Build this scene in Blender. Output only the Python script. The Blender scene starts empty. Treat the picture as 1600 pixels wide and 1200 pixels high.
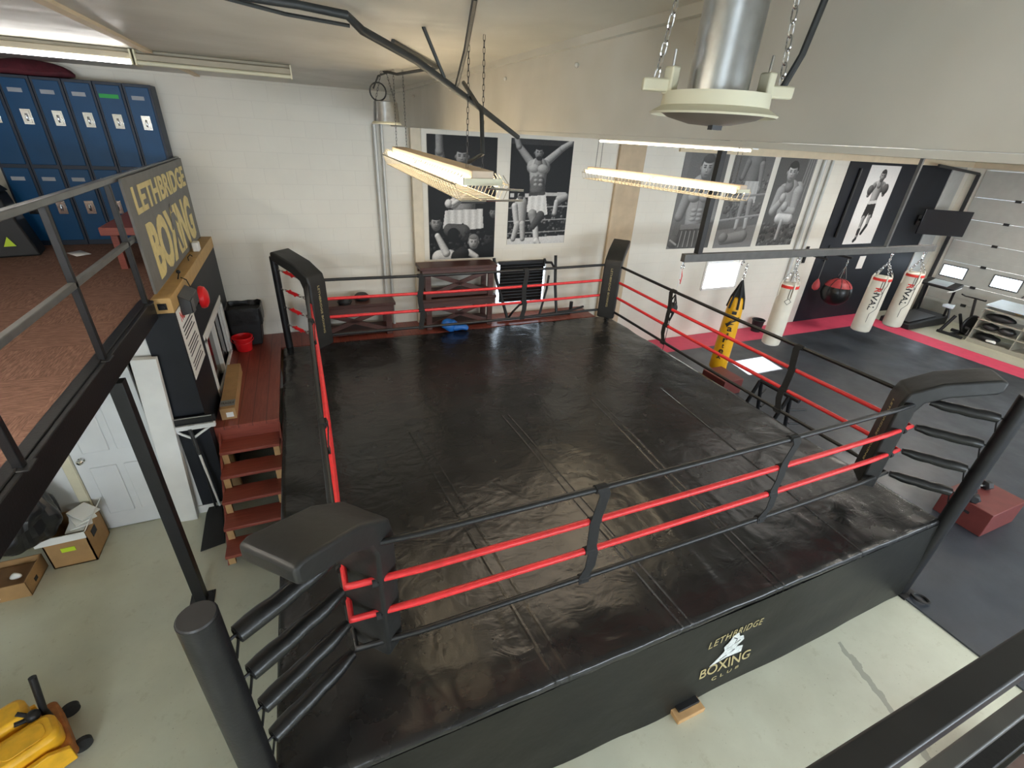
import bpy, bmesh, math, random
import numpy as np
from mathutils import Vector, Matrix, noise
random.seed(7)
S = bpy.context.scene
COL = S.collection
LOC = {}
V = Vector
PI = math.pi

# ------------------------------------------------------------------ helpers
class MB:
    """collects shapes in world coordinates and links them as ONE mesh object"""
    def __init__(s): s.bm = bmesh.new()
    def box(s, x0, x1, y0, y1, z0, z1):
        return s.obox(((x0+x1)/2, (y0+y1)/2, (z0+z1)/2), (abs(x1-x0), abs(y1-y0), abs(z1-z0)))
    def obox(s, c, size, rot=None):
        M = Matrix.Translation(c)
        if rot is not None: M = M @ rot.to_4x4()
        M = M @ Matrix.Diagonal((size[0], size[1], size[2], 1))
        bmesh.ops.create_cube(s.bm, size=1, matrix=M); return s
    def frame(s, d, up=(0, 0, 1)):
        d = V(d).normalized(); u = V(up)
        if abs(d.dot(u)) > .99: u = V((1, 0, 0))
        a = d.cross(u).normalized(); b = a.cross(d).normalized()
        return d, a, b
    def bar(s, p, q, w, h, up=(0, 0, 1)):
        """rectangular bar from p to q: w sideways, h along up"""
        p, q = V(p), V(q); d, a, b = s.frame(q-p, up)
        R = Matrix((a, d, b)).transposed()
        return s.obox((p+q)/2, (w, (q-p).length, h), R)
    def tube(s, pts, r, seg=10, cap=True, closed=False):
        pts = [V(p) for p in pts]; n = len(pts)
        rs = r if isinstance(r, (list, tuple)) else [r]*n
        rings = []; prev = None
        for i, p in enumerate(pts):
            if closed: d = pts[(i+1) % n]-pts[i-1]
            else: d = pts[min(i+1, n-1)]-pts[max(i-1, 0)]
            if d.length < 1e-9: d = V((0, 0, 1))
            d.normalize()
            if prev is None:
                _, a, b = s.frame(d); b = d.cross(a)
            else:
                a = prev-d*prev.dot(d)
                if a.length < 1e-6: a = s.frame(d)[1]
                a.normalize(); b = d.cross(a)
            prev = a
            rings.append([s.bm.verts.new(p+(a*math.cos(2*PI*k/seg)+b*math.sin(2*PI*k/seg))*rs[i]) for k in range(seg)])
        m = n if closed else n-1
        for i in range(m):
            A, B = rings[i], rings[(i+1) % n]
            for k in range(seg):
                try: s.bm.faces.new((A[k], A[(k+1) % seg], B[(k+1) % seg], B[k]))
                except ValueError: pass
        if cap and not closed:
            s.bm.faces.new(rings[0][::-1]); s.bm.faces.new(rings[-1])
        return s
    def cyl(s, p, q, r, r2=None, seg=16): return s.tube([p, q], [r, r if r2 is None else r2], seg)
    def lathe(s, prof, o=(0, 0, 0), seg=24, axis=(0, 0, 1), cap=True):
        o = V(o); d, a, b = s.frame(axis, (0, 1, 0))
        rings = [[s.bm.verts.new(o+d*z+(a*math.cos(2*PI*k/seg)+b*math.sin(2*PI*k/seg))*max(r, 1e-4)) for k in range(seg)] for r, z in prof]
        for A, B in zip(rings, rings[1:]):
            for k in range(seg): s.bm.faces.new((A[k], A[(k+1) % seg], B[(k+1) % seg], B[k]))
        if cap: s.bm.faces.new(rings[0][::-1]); s.bm.faces.new(rings[-1])
        return s
    def prism(s, poly, ext):
        e = V(ext); A = [s.bm.verts.new(V(p)) for p in poly]; B = [s.bm.verts.new(V(p)+e) for p in poly]
        s.bm.faces.new(A[::-1]); s.bm.faces.new(B); n = len(poly)
        for k in range(n): s.bm.faces.new((A[k], A[(k+1) % n], B[(k+1) % n], B[k]))
        return s
    def loft(s, rings, cap=True, closed=True):
        rr = [[s.bm.verts.new(V(p)) for p in ring] for ring in rings]; n = len(rr[0])
        for A, B in zip(rr, rr[1:]):
            for k in range(n if closed else n-1): s.bm.faces.new((A[k], A[(k+1) % n], B[(k+1) % n], B[k]))
        if cap and closed: s.bm.faces.new(rr[0][::-1]); s.bm.faces.new(rr[-1])
        return s
    def ball(s, c, r, sc=(1, 1, 1), seg=16, rings=10):
        M = Matrix.Translation(c) @ Matrix.Diagonal((sc[0], sc[1], sc[2], 1))
        bmesh.ops.create_uvsphere(s.bm, u_segments=seg, v_segments=rings, radius=r, matrix=M); return s
    def torus(s, c, R, r, axis=(0, 0, 1), seg=24, seg2=8):
        d, a, b = s.frame(axis, (0, 1, 0)); c = V(c)
        return s.tube([c+(a*math.cos(2*PI*k/seg)+b*math.sin(2*PI*k/seg))*R for k in range(seg)], r, seg2, closed=True)
    def chain(s, p, q, L=.05, w=.014, r=.0035, seg=5):
        p, q = V(p), V(q); n = max(1, round((q-p).length/(L*.75))); d, a, b = s.frame(q-p)
        st = (q-p)/n
        for i in range(n):
            c = p+st*(i+.5); u = a if i % 2 else b; h = st.length*.62
            loop = []
            for k in range(10):
                t = 2*PI*k/10
                loop.append(c+d*(h*math.copysign(abs(math.cos(t))**.7, math.cos(t)))+u*(w*math.sin(t)))
            s.tube(loop, r, seg, closed=True)
        return s
    def quad(s, a, b, c, d):
        s.bm.faces.new([s.bm.verts.new(V(p)) for p in (a, b, c, d)]); return s
    def jitter(s, amp, f=4.0, seed=0):
        for v in s.bm.verts:
            n = noise.noise_vector(v.co*f+V((seed*7.1, seed*3.3, seed)))
            v.co += n*amp
        return s
    def build(s, name, m, parent=None, smooth=True, bevel=0, seg=2, angle=40, sub=0):
        bm = s.bm
        bmesh.ops.recalc_face_normals(bm, faces=bm.faces)
        me = bpy.data.meshes.new(name)
        if parent is not None: base = LOC[parent.name]
        else:
            xs = [v.co for v in bm.verts]
            base = V(((min(v.x for v in xs)+max(v.x for v in xs))/2, (min(v.y for v in xs)+max(v.y for v in xs))/2, min(v.z for v in xs)))
        for v in bm.verts: v.co -= base
        bm.to_mesh(me); bm.free()
        if smooth:
            for p in me.polygons: p.use_smooth = True
            me.set_sharp_from_angle(angle=math.radians(angle))
        o = bpy.data.objects.new(name, me); COL.objects.link(o)
        if parent is not None: o.parent = parent; LOC[o.name] = base.copy()
        else: o.location = base; LOC[o.name] = base.copy()
        for mm in (m if isinstance(m, (list, tuple)) else [m]): me.materials.append(mm)
        if bevel:
            b = o.modifiers.new('bevel', 'BEVEL'); b.width = bevel; b.segments = seg; b.limit_method = 'ANGLE'; b.angle_limit = math.radians(35)
        if sub:
            b = o.modifiers.new('sub', 'SUBSURF'); b.levels = sub; b.render_levels = sub
        return o

def tag(o, label, cat, group=None, kind=None):
    o['label'] = label; o['category'] = cat
    if group: o['group'] = group
    if kind: o['kind'] = kind
    return o
def thing(name, label, cat, loc, group=None):
    o = bpy.data.objects.new(name, None); COL.objects.link(o); o.location = loc; o.empty_display_size = .1
    LOC[o.name] = V(loc); return tag(o, label, cat, group)
def struct(o): o['kind'] = 'structure'; return o
def copy_tree(o, parent=None):
    c = o.copy(); COL.objects.link(c)
    if parent is not None: c.parent = parent
    for ch in list(o.children): copy_tree(ch, c)
    return c
def place(o, loc, rz=0, label=None):
    o.location = loc; o.rotation_euler.z = rz
    if label: o['label'] = label
    return o

# ------------------------------------------------------------------ materials
def nodes(name):
    m = bpy.data.materials.new(name); m.use_nodes = True
    nt = m.node_tree; b = nt.nodes['Principled BSDF']
    return m, nt, b
def lk(nt, a, b): nt.links.new(a, b)
def coords(nt, scale=(1, 1, 1), rot=(0, 0, 0)):
    t = nt.nodes.new('ShaderNodeNewGeometry'); mp = nt.nodes.new('ShaderNodeMapping')
    mp.inputs['Scale'].default_value = scale; mp.inputs['Rotation'].default_value = rot
    lk(nt, t.outputs['Position'], mp.inputs['Vector']); return mp.outputs['Vector']
def nz(nt, vec, scale, detail=3, rough=.5, dist=0):
    n = nt.nodes.new('ShaderNodeTexNoise'); n.inputs['Scale'].default_value = scale; n.inputs['Detail'].default_value = detail
    n.inputs['Roughness'].default_value = rough; n.inputs['Distortion'].default_value = dist
    lk(nt, vec, n.inputs['Vector']); return n.outputs['Fac']
def ramp(nt, fac, stops):
    r = nt.nodes.new('ShaderNodeValToRGB'); e = r.color_ramp.elements
    while len(e) < len(stops): e.new(.5)
    for el, (p, c) in zip(e, stops): el.position = p; el.color = (*c, 1) if len(c) == 3 else c
    lk(nt, fac, r.inputs['Fac']); return r.outputs['Color']
def mixc(nt, fac, a, b, mode='MIX'):
    n = nt.nodes.new('ShaderNodeMix'); n.data_type = 'RGBA'; n.blend_type = mode
    for s_, v in ((n.inputs[0], fac), (n.inputs[6], a), (n.inputs[7], b)):
        if hasattr(v, 'links'): lk(nt, v, s_)
        elif isinstance(v, (int, float)): s_.default_value = v
        else: s_.default_value = (*v, 1)
    return n.outputs[2]
def bump(nt, b, h, strength=.3, dist=.01, prev=None):
    n = nt.nodes.new('ShaderNodeBump'); n.inputs['Strength'].default_value = strength; n.inputs['Distance'].default_value = dist
    lk(nt, h, n.inputs['Height'])
    if prev is not None: lk(nt, prev, n.inputs['Normal'])
    lk(nt, n.outputs['Normal'], b.inputs['Normal']); return n.outputs['Normal']
def math_(nt, op, a, b=None, c=None):
    n = nt.nodes.new('ShaderNodeMath'); n.operation = op
    for i, v in enumerate((a, b, c)):
        if v is None: continue
        if hasattr(v, 'links'): lk(nt, v, n.inputs[i])
        else: n.inputs[i].default_value = v
    return n.outputs[0]
def mat(name, col, rough=.5, metal=0, var=.08, vs=6, bs=0, bscale=40, spec=.5, coat=0):
    m, nt, b = nodes(name)
    b.inputs['Roughness'].default_value = rough; b.inputs['Metallic'].default_value = metal
    b.inputs['Specular IOR Level'].default_value = spec
    if coat: b.inputs['Coat Weight'].default_value = coat; b.inputs['Coat Roughness'].default_value = .15
    v = coords(nt)
    f = nz(nt, v, vs, 4)
    lo = tuple(max(0, c*(1-var)) for c in col); hi = tuple(min(1, c*(1+var)) for c in col)
    lk(nt, ramp(nt, f, [(.3, lo), (.7, hi)]), b.inputs['Base Color'])
    if bs: bump(nt, b, nz(nt, v, bscale, 3), bs, .01)
    return m
def emis(name, col, strength):
    m, nt, b = nodes(name)
    b.inputs['Base Color'].default_value = (*col, 1); b.inputs['Emission Color'].default_value = (*col, 1); b.inputs['Emission Strength'].default_value = strength
    return m

M = {}
M['black_metal'] = mat('black_metal', (.011, .011, .012), .42, 0, .2, 10, .1, 60, spec=.35)
M['dark_steel'] = mat('dark_steel', (.035, .035, .036), .38, .2, .15, 8)
M['rail_steel'] = mat('rail_steel', (.16, .165, .165), .3, .5, .12, 8)
M['grey_steel'] = mat('grey_steel', (.13, .13, .125), .45, .2, .12, 8)
M['chrome'] = mat('chrome', (.7, .7, .7), .15, 1, .05)
M['zinc'] = mat('zinc', (.5, .52, .53), .3, 1, .12, 25)
M['black_vinyl'] = mat('black_vinyl', (.009, .009, .009), .3, 0, .15, 12, .35, 16)
M['pad_vinyl'] = mat('pad_vinyl', (.02, .02, .019), .48, 0, .12, 12, .3, 10, spec=.4)
M['skirt_vinyl'] = mat('skirt_vinyl', (.009, .009, .007), .45, 0, .12, 4, .5, 5, spec=.3)
M['red_rope'] = mat('red_rope', (.75, .035, .04), .35, 0, .1, 20, .15, 30)
M['black_rope'] = mat('black_rope', (.012, .012, .012), .4, 0, .2, 20, .15, 30)
M['webbing'] = mat('webbing', (.014, .014, .014), .8, 0, .2, 60)
M['red_plastic'] = mat('red_plastic', (.75, .015, .02), .3, 0, .06)
M['white_paint'] = mat('white_paint', (.78, .77, .74), .5, 0, .04, 5)
M['white_plastic'] = mat('white_plastic', (.8, .8, .78), .4, 0, .04)
M['gold'] = mat('gold', (.74, .6, .26), .5, 0, .1, 15)
M['gold_print'] = mat('gold_print', (.4, .33, .16), .55, 0, .1, 15)
M['silver_print'] = mat('silver_print', (.6, .62, .6), .45, 0, .25, 40)
M['sign_grey'] = mat('sign_grey', (.16, .155, .145), .55, 0, .08, 8)
M['bag_white'] = mat('bag_white', (.74, .69, .58), .45, 0, .06, 5, .1, 12)
M['bag_yellow'] = mat('bag_yellow', (.82, .42, .01), .4, 0, .06, 5, .15, 12)
M['ink'] = mat('ink', (.012, .012, .014), .6, 0, .1)
M['dull_red'] = mat('dull_red', (.42, .045, .05), .5, 0, .1)
M['red_ink'] = mat('red_ink', (.7, .03, .02), .6, 0, .1)
M['cardboard'] = mat('cardboard', (.4, .235, .1), .8, 0, .12, 6, .1, 60)
M['cardboard_dark'] = mat('cardboard_dark', (.22, .12, .055), .85, 0, .15, 6)
M['paper'] = mat('paper', (.8, .79, .75), .8, 0, .03)
M['bin_bag'] = mat('bin_bag', (.012, .012, .013), .3, 0, .2, 10, .5, 14)
M['blue_plastic'] = mat('blue_plastic', (.02, .16, .55), .3, 0, .2, 14, .6, 16)
M['yellow_paint'] = mat('yellow_paint', (.8, .42, .02), .42, 0, .14, 14, .1, 30)
M['orange_rust'] = mat('orange_rust', (.35, .12, .02), .6, 0, .3, 14)
M['pine'] = mat('pine', (.5, .3, .13), .7, 0, .15, 8)
M['blond_wood'] = mat('blond_wood', (.46, .29, .11), .55, 0, .1, 9)
M['housing_tan'] = mat('housing_tan', (.6, .48, .36), .5, 0, .05)
M['shelf_wood'] = mat('shelf_wood', (.33, .31, .25), .6, 0, .08)
M['bone'] = mat('bone', (.66, .63, .47), .5, 0, .05)
M['screen'] = mat('screen', (.012, .012, .016), .2, 0, .1)
M['rubber'] = mat('rubber', (.011, .011, .012), .6, 0, .2)
M['maroon'] = mat('maroon', (.09, .012, .02), .8, 0, .3, 14, .5, 20)
M['grey_plastic'] = mat('grey_plastic', (.2, .21, .21), .5, 0, .1)
M['brown_leather'] = mat('brown_leather', (.07, .035, .025), .5, 0, .2, 9)
M['lime'] = mat('lime', (.55, .75, .03), .6, 0, .05)
M['green_label'] = mat('green_label', (.03, .4, .08), .6, 0, .05)
M['grey_label'] = mat('grey_label', (.35, .37, .4), .5, 0, .1)
M['pale_blue'] = mat('pale_blue', (.62, .72, .78), .4, 0, .05)
M['red_mat'] = mat('red_mat', (.62, .06, .12), .6, 0, .06, 6, .1, 40)
M['cream_trim'] = mat('cream_trim', (.72, .6, .42), .6, 0, .05)
M['duct_black'] = mat('duct_black', (.03, .033, .033), .45, 0, .2, 12, .2, 30)
M['lamp_glass'] = mat('lamp_glass', (.13, .11, .085), .45, 0, .1)
M['conduit'] = mat('conduit', (.55, .55, .52), .45, .2, .06)
M['dark_wall'] = mat('dark_wall', (.011, .013, .018), .5, 0, .15, 3, .05, 30, spec=.3)
M['black_board'] = mat('black_board', (.03, .033, .036), .6, 0, .1, 4)
M['tube_warm'] = emis('tube_warm', (1, .84, .58), 13)
M['tube_white'] = emis('tube_white', (1, .97, .92), 24)
M['daylight'] = emis('daylight', (.72, .86, 1), 5)

def wood(name, a, b_, rough=.5, axis='x', plank=.14, gap=True):
    m, nt, b = nodes(name); b.inputs['Roughness'].default_value = rough
    sc = {'x': (1.2, 14, 14), 'y': (14, 1.2, 14), 'z': (14, 14, 1.2)}[axis]
    f = nz(nt, coords(nt, sc), 3, 5, .6, .4)
    c = ramp(nt, f, [(.25, a), (.75, b_)])
    if gap:
        g = nt.nodes.new('ShaderNodeNewGeometry'); sp = nt.nodes.new('ShaderNodeSeparateXYZ'); lk(nt, g.outputs['Position'], sp.inputs[0])
        o = sp.outputs['X'] if axis == 'y' else sp.outputs['Y']
        w = math_(nt, 'FRACT', math_(nt, 'DIVIDE', o, plank))
        line = math_(nt, 'GREATER_THAN', math_(nt, 'ABSOLUTE', math_(nt, 'SUBTRACT', w, .5)), .47)
        c = mixc(nt, line, c, tuple(x*.6 for x in a))
        bump(nt, b, line, -.25, .003)
    lk(nt, c, b.inputs['Base Color']); return m
M['red_deck'] = wood('red_deck', (.17, .035, .022), (.29, .07, .045), .35, 'y', .14)
M['red_tread'] = wood('red_tread', (.19, .038, .024), (.3, .07, .045), .4, 'x', .14, False)
M['brown_wood'] = wood('brown_wood', (.05, .018, .014), (.1, .04, .03), .45, 'x', .14, False)
M['red_box'] = mat('red_box', (.14, .03, .026), .5, 0, .12, 8)

def block_wall():
    m, nt, b = nodes('painted_block'); b.inputs['Roughness'].default_value = .55
    g = nt.nodes.new('ShaderNodeNewGeometry'); sp = nt.nodes.new('ShaderNodeSeparateXYZ'); lk(nt, g.outputs['Position'], sp.inputs[0])
    cb = nt.nodes.new('ShaderNodeCombineXYZ')
    lk(nt, math_(nt, 'ADD', sp.outputs['X'], sp.outputs['Y']), cb.inputs[0]); lk(nt, sp.outputs['Z'], cb.inputs[1])
    br = nt.nodes.new('ShaderNodeTexBrick'); lk(nt, cb.outputs[0], br.inputs['Vector'])
    br.inputs['Scale'].default_value = 1; br.inputs['Brick Width'].default_value = .4; br.inputs['Row Height'].default_value = .2
    br.inputs['Mortar Size'].default_value = .006; br.inputs['Mortar Smooth'].default_value = .6
    br.inputs['Color1'].default_value = (.78, .745, .66, 1); br.inputs['Color2'].default_value = (.77, .735, .65, 1); br.inputs['Mortar'].default_value = (.735, .7, .62, 1)
    f = nz(nt, g.outputs['Position'], 3, 4)
    lk(nt, mixc(nt, .12, br.outputs['Color'], ramp(nt, f, [(.3, (.6, .57, .5)), (.7, (.9, .88, .82))]), 'MULTIPLY'), b.inputs['Base Color'])
    n1 = bump(nt, b, math_(nt, 'SUBTRACT', 1, br.outputs['Fac']), .22, .004)
    bump(nt, b, nz(nt, g.outputs['Position'], 60, 3), .1, .004, n1)
    return m
M['block'] = block_wall()

def concrete():
    m, nt, b = nodes('sealed_concrete'); v = coords(nt)
    base = ramp(nt, nz(nt, v, 1.3, 5, .6), [(.3, (.47, .465, .36)), (.7, (.58, .585, .465))])
    st = ramp(nt, nz(nt, v, 7, 6, .7), [(.2, (.68, .64, .55)), (.42, (1, 1, 1))])
    c = mixc(nt, .8, base, st, 'MULTIPLY')
    spk = ramp(nt, nz(nt, v, 45, 2, .5), [(.24, (.35, .33, .28)), (.3, (1, 1, 1))])
    c = mixc(nt, .5, c, spk, 'MULTIPLY')
    sp = nt.nodes.new('ShaderNodeSeparateXYZ'); lk(nt, v, sp.inputs[0]); wob = math_(nt, 'MULTIPLY', math_(nt, 'SUBTRACT', nz(nt, v, 6, 4), .5), .16)
    dl = math_(nt, 'ABSOLUTE', math_(nt, 'ADD', wob, math_(nt, 'SUBTRACT', sp.outputs['X'], math_(nt, 'MULTIPLY_ADD', sp.outputs['Y'], .28, 3.72))))
    crack = math_(nt, 'MULTIPLY', math_(nt, 'LESS_THAN', dl, .028), math_(nt, 'MULTIPLY', math_(nt, 'LESS_THAN', sp.outputs['Y'], 1.2), math_(nt, 'GREATER_THAN', sp.outputs['Y'], -1)))
    lk(nt, mixc(nt, math_(nt, 'MULTIPLY', crack, .55), c, (.16, .16, .13)), b.inputs['Base Color'])
    b.inputs['Roughness'].default_value = .32
    bump(nt, b, nz(nt, v, 14, 4), .06, .01); return m
M['concrete'] = concrete()

def ceiling_mat():
    m, nt, b = nodes('vinyl_ceiling'); v = coords(nt)
    b.inputs['Roughness'].default_value = .42
    lk(nt, ramp(nt, nz(nt, v, 2, 4), [(.3, (.5, .48, .42)), (.7, (.6, .58, .52))]), b.inputs['Base Color'])
    n = bump(nt, b, nz(nt, coords(nt, (1, 1, 1)), 1.6, 2, .4, .5), .5, .08)
    bump(nt, b, nz(nt, v, 70, 2), .05, .005, n); return m
M['ceiling'] = ceiling_mat()

def rubber_mat():
    m, nt, b = nodes('rubber_floor'); v = coords(nt)
    lk(nt, ramp(nt, nz(nt, v, 1.5, 6, .65), [(.25, (.02, .023, .029)), (.75, (.048, .057, .07))]), b.inputs['Base Color'])
    lk(nt, ramp(nt, nz(nt, v, 2.2, 4), [(.3, (.3, .3, .3)), (.7, (.5, .5, .5))]), b.inputs['Roughness'])
    n = bump(nt, b, nz(nt, v, 2.4, 4, .6, .6), .25, .02)
    bump(nt, b, nz(nt, v, 90, 2), .15, .003, n); return m
M['rubber_floor'] = rubber_mat()

def canvas_mat():
    m, nt, b = nodes('ring_canvas'); v = coords(nt)
    lk(nt, ramp(nt, nz(nt, v, 1.7, 5, .6), [(.25, (.009, .009, .009)), (.75, (.02, .0195, .019))]), b.inputs['Base Color'])
    lk(nt, ramp(nt, nz(nt, v, 3, 4), [(.3, (.2, .2, .2)), (.7, (.3, .3, .3))]), b.inputs['Roughness'])
    b.inputs['Specular IOR Level'].default_value = .5
    br = nt.nodes.new('ShaderNodeTexBrick'); lk(nt, v, br.inputs['Vector'])
    br.inputs['Scale'].default_value = 1; br.inputs['Brick Width'].default_value = 1.22; br.inputs['Row Height'].default_value = .61
    br.inputs['Mortar Size'].default_value = .008; br.inputs['Mortar Smooth'].default_value = 1
    n = bump(nt, b, nz(nt, v, 1.1, 3, .5, .8), .22, .08)
    n = bump(nt, b, br.outputs['Fac'], -.3, .006, n)
    sp = nt.nodes.new('ShaderNodeSeparateXYZ'); lk(nt, v, sp.inputs[0]); seams = None
    for sx, sl_ in ((.98, -.1), (1.08, -.1), (2.02, -.06), (2.1, -.06), (3.05, .05), (3.13, .05), (4.1, .08)):
        dd = math_(nt, 'ABSOLUTE', math_(nt, 'SUBTRACT', math_(nt, 'SUBTRACT', sp.outputs['X'], sx), math_(nt, 'MULTIPLY', math_(nt, 'SUBTRACT', sp.outputs['Y'], 2.2), sl_)))
        e_ = math_(nt, 'MAXIMUM', math_(nt, 'SUBTRACT', 1, math_(nt, 'DIVIDE', dd, .016)), 0)
        seams = e_ if seams is None else math_(nt, 'MAXIMUM', seams, e_)
    seams = math_(nt, 'MULTIPLY', seams, math_(nt, 'LESS_THAN', sp.outputs['Y'], 4.4))
    n = bump(nt, b, seams, .6, .006, n)
    n = bump(nt, b, nz(nt, coords(nt, (1, 1.7, 1), (0, 0, .6)), 3.2, 3, .5, 1.2), .3, .022, n)
    n = bump(nt, b, nz(nt, coords(nt, (2.2, 1, 1), (0, 0, -.5)), 5, 2, .5, 1.0), .18, .01, n)
    rg = nt.nodes.new('ShaderNodeTexNoise'); rg.noise_type = 'RIDGED_MULTIFRACTAL'; rg.inputs['Scale'].default_value = 1.7; rg.inputs['Detail'].default_value = 2; lk(nt, v, rg.inputs['Vector'])
    n = bump(nt, b, ramp(nt, rg.outputs['Fac'], [(.55, (0, 0, 0)), (1.0, (1, 1, 1))]), .1, .006, n)
    bump(nt, b, nz(nt, v, 26, 3), .08, .006, n); return m
M['canvas'] = canvas_mat()

def carpet_mat():
    m, nt, b = nodes('carpet_tile'); b.inputs['Roughness'].default_value = .95; b.inputs['Specular IOR Level'].default_value = .1
    v = coords(nt)
    ch = nt.nodes.new('ShaderNodeTexChecker'); ch.inputs['Scale'].default_value = 1/.5
    ch.inputs['Color1'].default_value = (1, 1, 1, 1); ch.inputs['Color2'].default_value = (0, 0, 0, 1); lk(nt, v, ch.inputs['Vector'])
    a = nz(nt, coords(nt, (9, 75, 1)), 1.5, 4, .7); c = nz(nt, coords(nt, (75, 9, 1)), 1.5, 4, .7)
    f = mixc(nt, ch.outputs['Fac'], a, c)
    lk(nt, ramp(nt, f, [(.3, (.1, .058, .045)), (.5, (.18, .1, .075)), (.72, (.28, .165, .12))]), b.inputs['Base Color'])
    bump(nt, b, nz(nt, v, 120, 2), .4, .004); return m
M['carpet'] = carpet_mat()
M['locker_blue'] = mat('locker_blue', (.003, .06, .16), .42, 0, .08, 5, spec=.3)
M['locker_dark'] = mat('locker_dark', (.01, .02, .04), .5, 0, .1)
M['garage_panel'] = mat('garage_panel', (.5, .5, .46), .5, 0, .05, 5)
M['batten_grey'] = mat('batten_grey', (.36, .32, .24), .45, 0, .06)
M['door_white'] = mat('door_white', (.72, .73, .74), .45, 0, .04, 4)

# ------------------------------------------------------------------ text as flat mesh
def text_mesh(txt, size=1.0, bold=0.0, depth=.002, spacing=1.0):
    c = bpy.data.curves.new('t', 'FONT'); c.body = txt; c.size = size; c.offset = bold; c.extrude = depth; c.space_character = spacing
    c.align_x = 'CENTER'; c.align_y = 'CENTER'; c.resolution_u = 4
    o = bpy.data.objects.new('t', c); COL.objects.link(o)
    dg = bpy.context.evaluated_depsgraph_get(); me = bpy.data.meshes.new_from_object(o.evaluated_get(dg))
    bpy.data.objects.remove(o); bpy.data.curves.remove(c)
    return me
def lettering(txt, o, ex, ey, w, h, m, parent, bold=0.0, depth=.0015, warp=None, name='lettering', spacing=1.0, bend=None):
    """lettering of size w x h centred at o, running along ex, upright along ey"""
    me = text_mesh(txt, 1, bold, .5, spacing)
    P = [v.co.copy() for v in me.vertices]
    x0, x1 = min(p.x for p in P), max(p.x for p in P); y0, y1 = min(p.y for p in P), max(p.y for p in P)
    ex, ey = V(ex).normalized(), V(ey).normalized(); en = ex.cross(ey); o = V(o)
    base = LOC[parent.name]
    for v, p in zip(me.vertices, P):
        u = ((p.x-x0)/(x1-x0)-.5); t = ((p.y-y0)/(y1-y0)-.5)
        X, Y = u*w, t*h
        if warp: X, Y = warp(X, Y)
        Z = p.z*2*depth
        if bend:
            v.co = bend(X, Y, Z)-base
        else: v.co = o+ex*X+ey*Y+en*Z-base
    ob = bpy.data.objects.new(name, me); COL.objects.link(ob); ob.parent = parent; LOC[ob.name] = base.copy()
    me.materials.clear(); me.materials.append(m); return ob

# ------------------------------------------------------------------ camera
RC = ((0.920483, -0.386957, 0.054541), (-0.139201, -0.455091, -0.879497), (0.365148, 0.801971, -0.472768))
cam = bpy.data.cameras.new('camera'); co = bpy.data.objects.new('camera', cam); COL.objects.link(co)
cam.sensor_width = 36; cam.sensor_fit = 'HORIZONTAL'; cam.lens = 16.3344; cam.clip_start = .02; cam.clip_end = 100
rx, dn, fw = V(RC[0]), V(RC[1]), V(RC[2])
mw = Matrix((rx, -dn, -fw)).transposed().to_4x4(); mw.translation = (0, 0, 4.0); co.matrix_world = mw
S.camera = co

# ------------------------------------------------------------------ the room
XL, XR, YB, YF = -5.0, 16.6, -4.0, 7.8
BX, ZC, ZR = 1.39, 4.43, 4.16           # bulkhead plane, ceiling heights
struct(MB().box(XL, XR, YB, YF+.2, -.1, 0).build('floor', M['concrete']))
WX0, WX1, WZ0, WZ1 = 8.1, 9.12, 1.13, 1.8
b = MB()
b.box(XL, WX0, YF, YF+.2, 0, 4.6).box(WX1, XR, YF, YF+.2, 0, 4.6).box(WX0, WX1, YF, YF+.2, 0, WZ0).box(WX0, WX1, YF, YF+.2, WZ1, 4.6)
struct(b.build('wall_far', M['block'], smooth=False))
struct(MB().box(XL-.15, XL, YB, YF+.2, 0, 4.6).build('wall_left', M['block'], smooth=False))
b = MB()
BW = [(-3.2, -1.2), (2.2, 5.0), (6.2, 9.0), (10.4, 13.2)]     # windows in the wall behind the camera
xs = [XL]+[x for w in BW for x in w]+[XR]
for i in range(0, len(xs), 2): b.box(xs[i], xs[i+1], YB-.15, YB, 0, 4.6)
for x0, x1 in BW: b.box(x0, x1, YB-.15, YB, 0, 1.2).box(x0, x1, YB-.15, YB, 3.4, 4.6)
struct(b.build('wall_back', M['block'], smooth=False))
for i, (x0, x1) in enumerate(BW):
    f = MB()
    for p, q in (((x0, YB-.05, 1.2), (x1, YB-.05, 1.2)), ((x0, YB-.05, 3.4), (x1, YB-.05, 3.4))): f.bar(p, q, .1, .08)
    for x in (x0, (x0+x1)/2, x1): f.bar((x, YB-.05, 1.2), (x, YB-.05, 3.4), .08, .1)
    w = struct(f.build('window_%d' % (i+3), M['white_paint']))
    MB().box(x0, x1, YB-.09, YB-.08, 1.2, 3.4).build('pane', M['daylight'], w)
GY0, GY1 = 3.0, 7.45
b = MB().box(XR, XR+.15, YB, GY0, 0, 4.6).box(XR, XR+.15, GY1, YF+.2, 0, 4.6).box(XR, XR+.15, GY0, GY1, 3.85, 4.6)
struct(b.build('wall_right', M['block'], smooth=False))
struct(MB().box(XL, BX, YB, YF, ZC, ZC+.15).build('ceiling', M['ceiling']))
b = MB().box(BX, XR, YB, YF, ZR, ZR+.6)
struct(b.build('ceiling_low', M['ceiling']))
b = MB().box(BX-.02, BX, YB, YF, 4.022, ZC-.001)
struct(b.build('wall_bulkhead', M['ceiling'], smooth=False))
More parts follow.
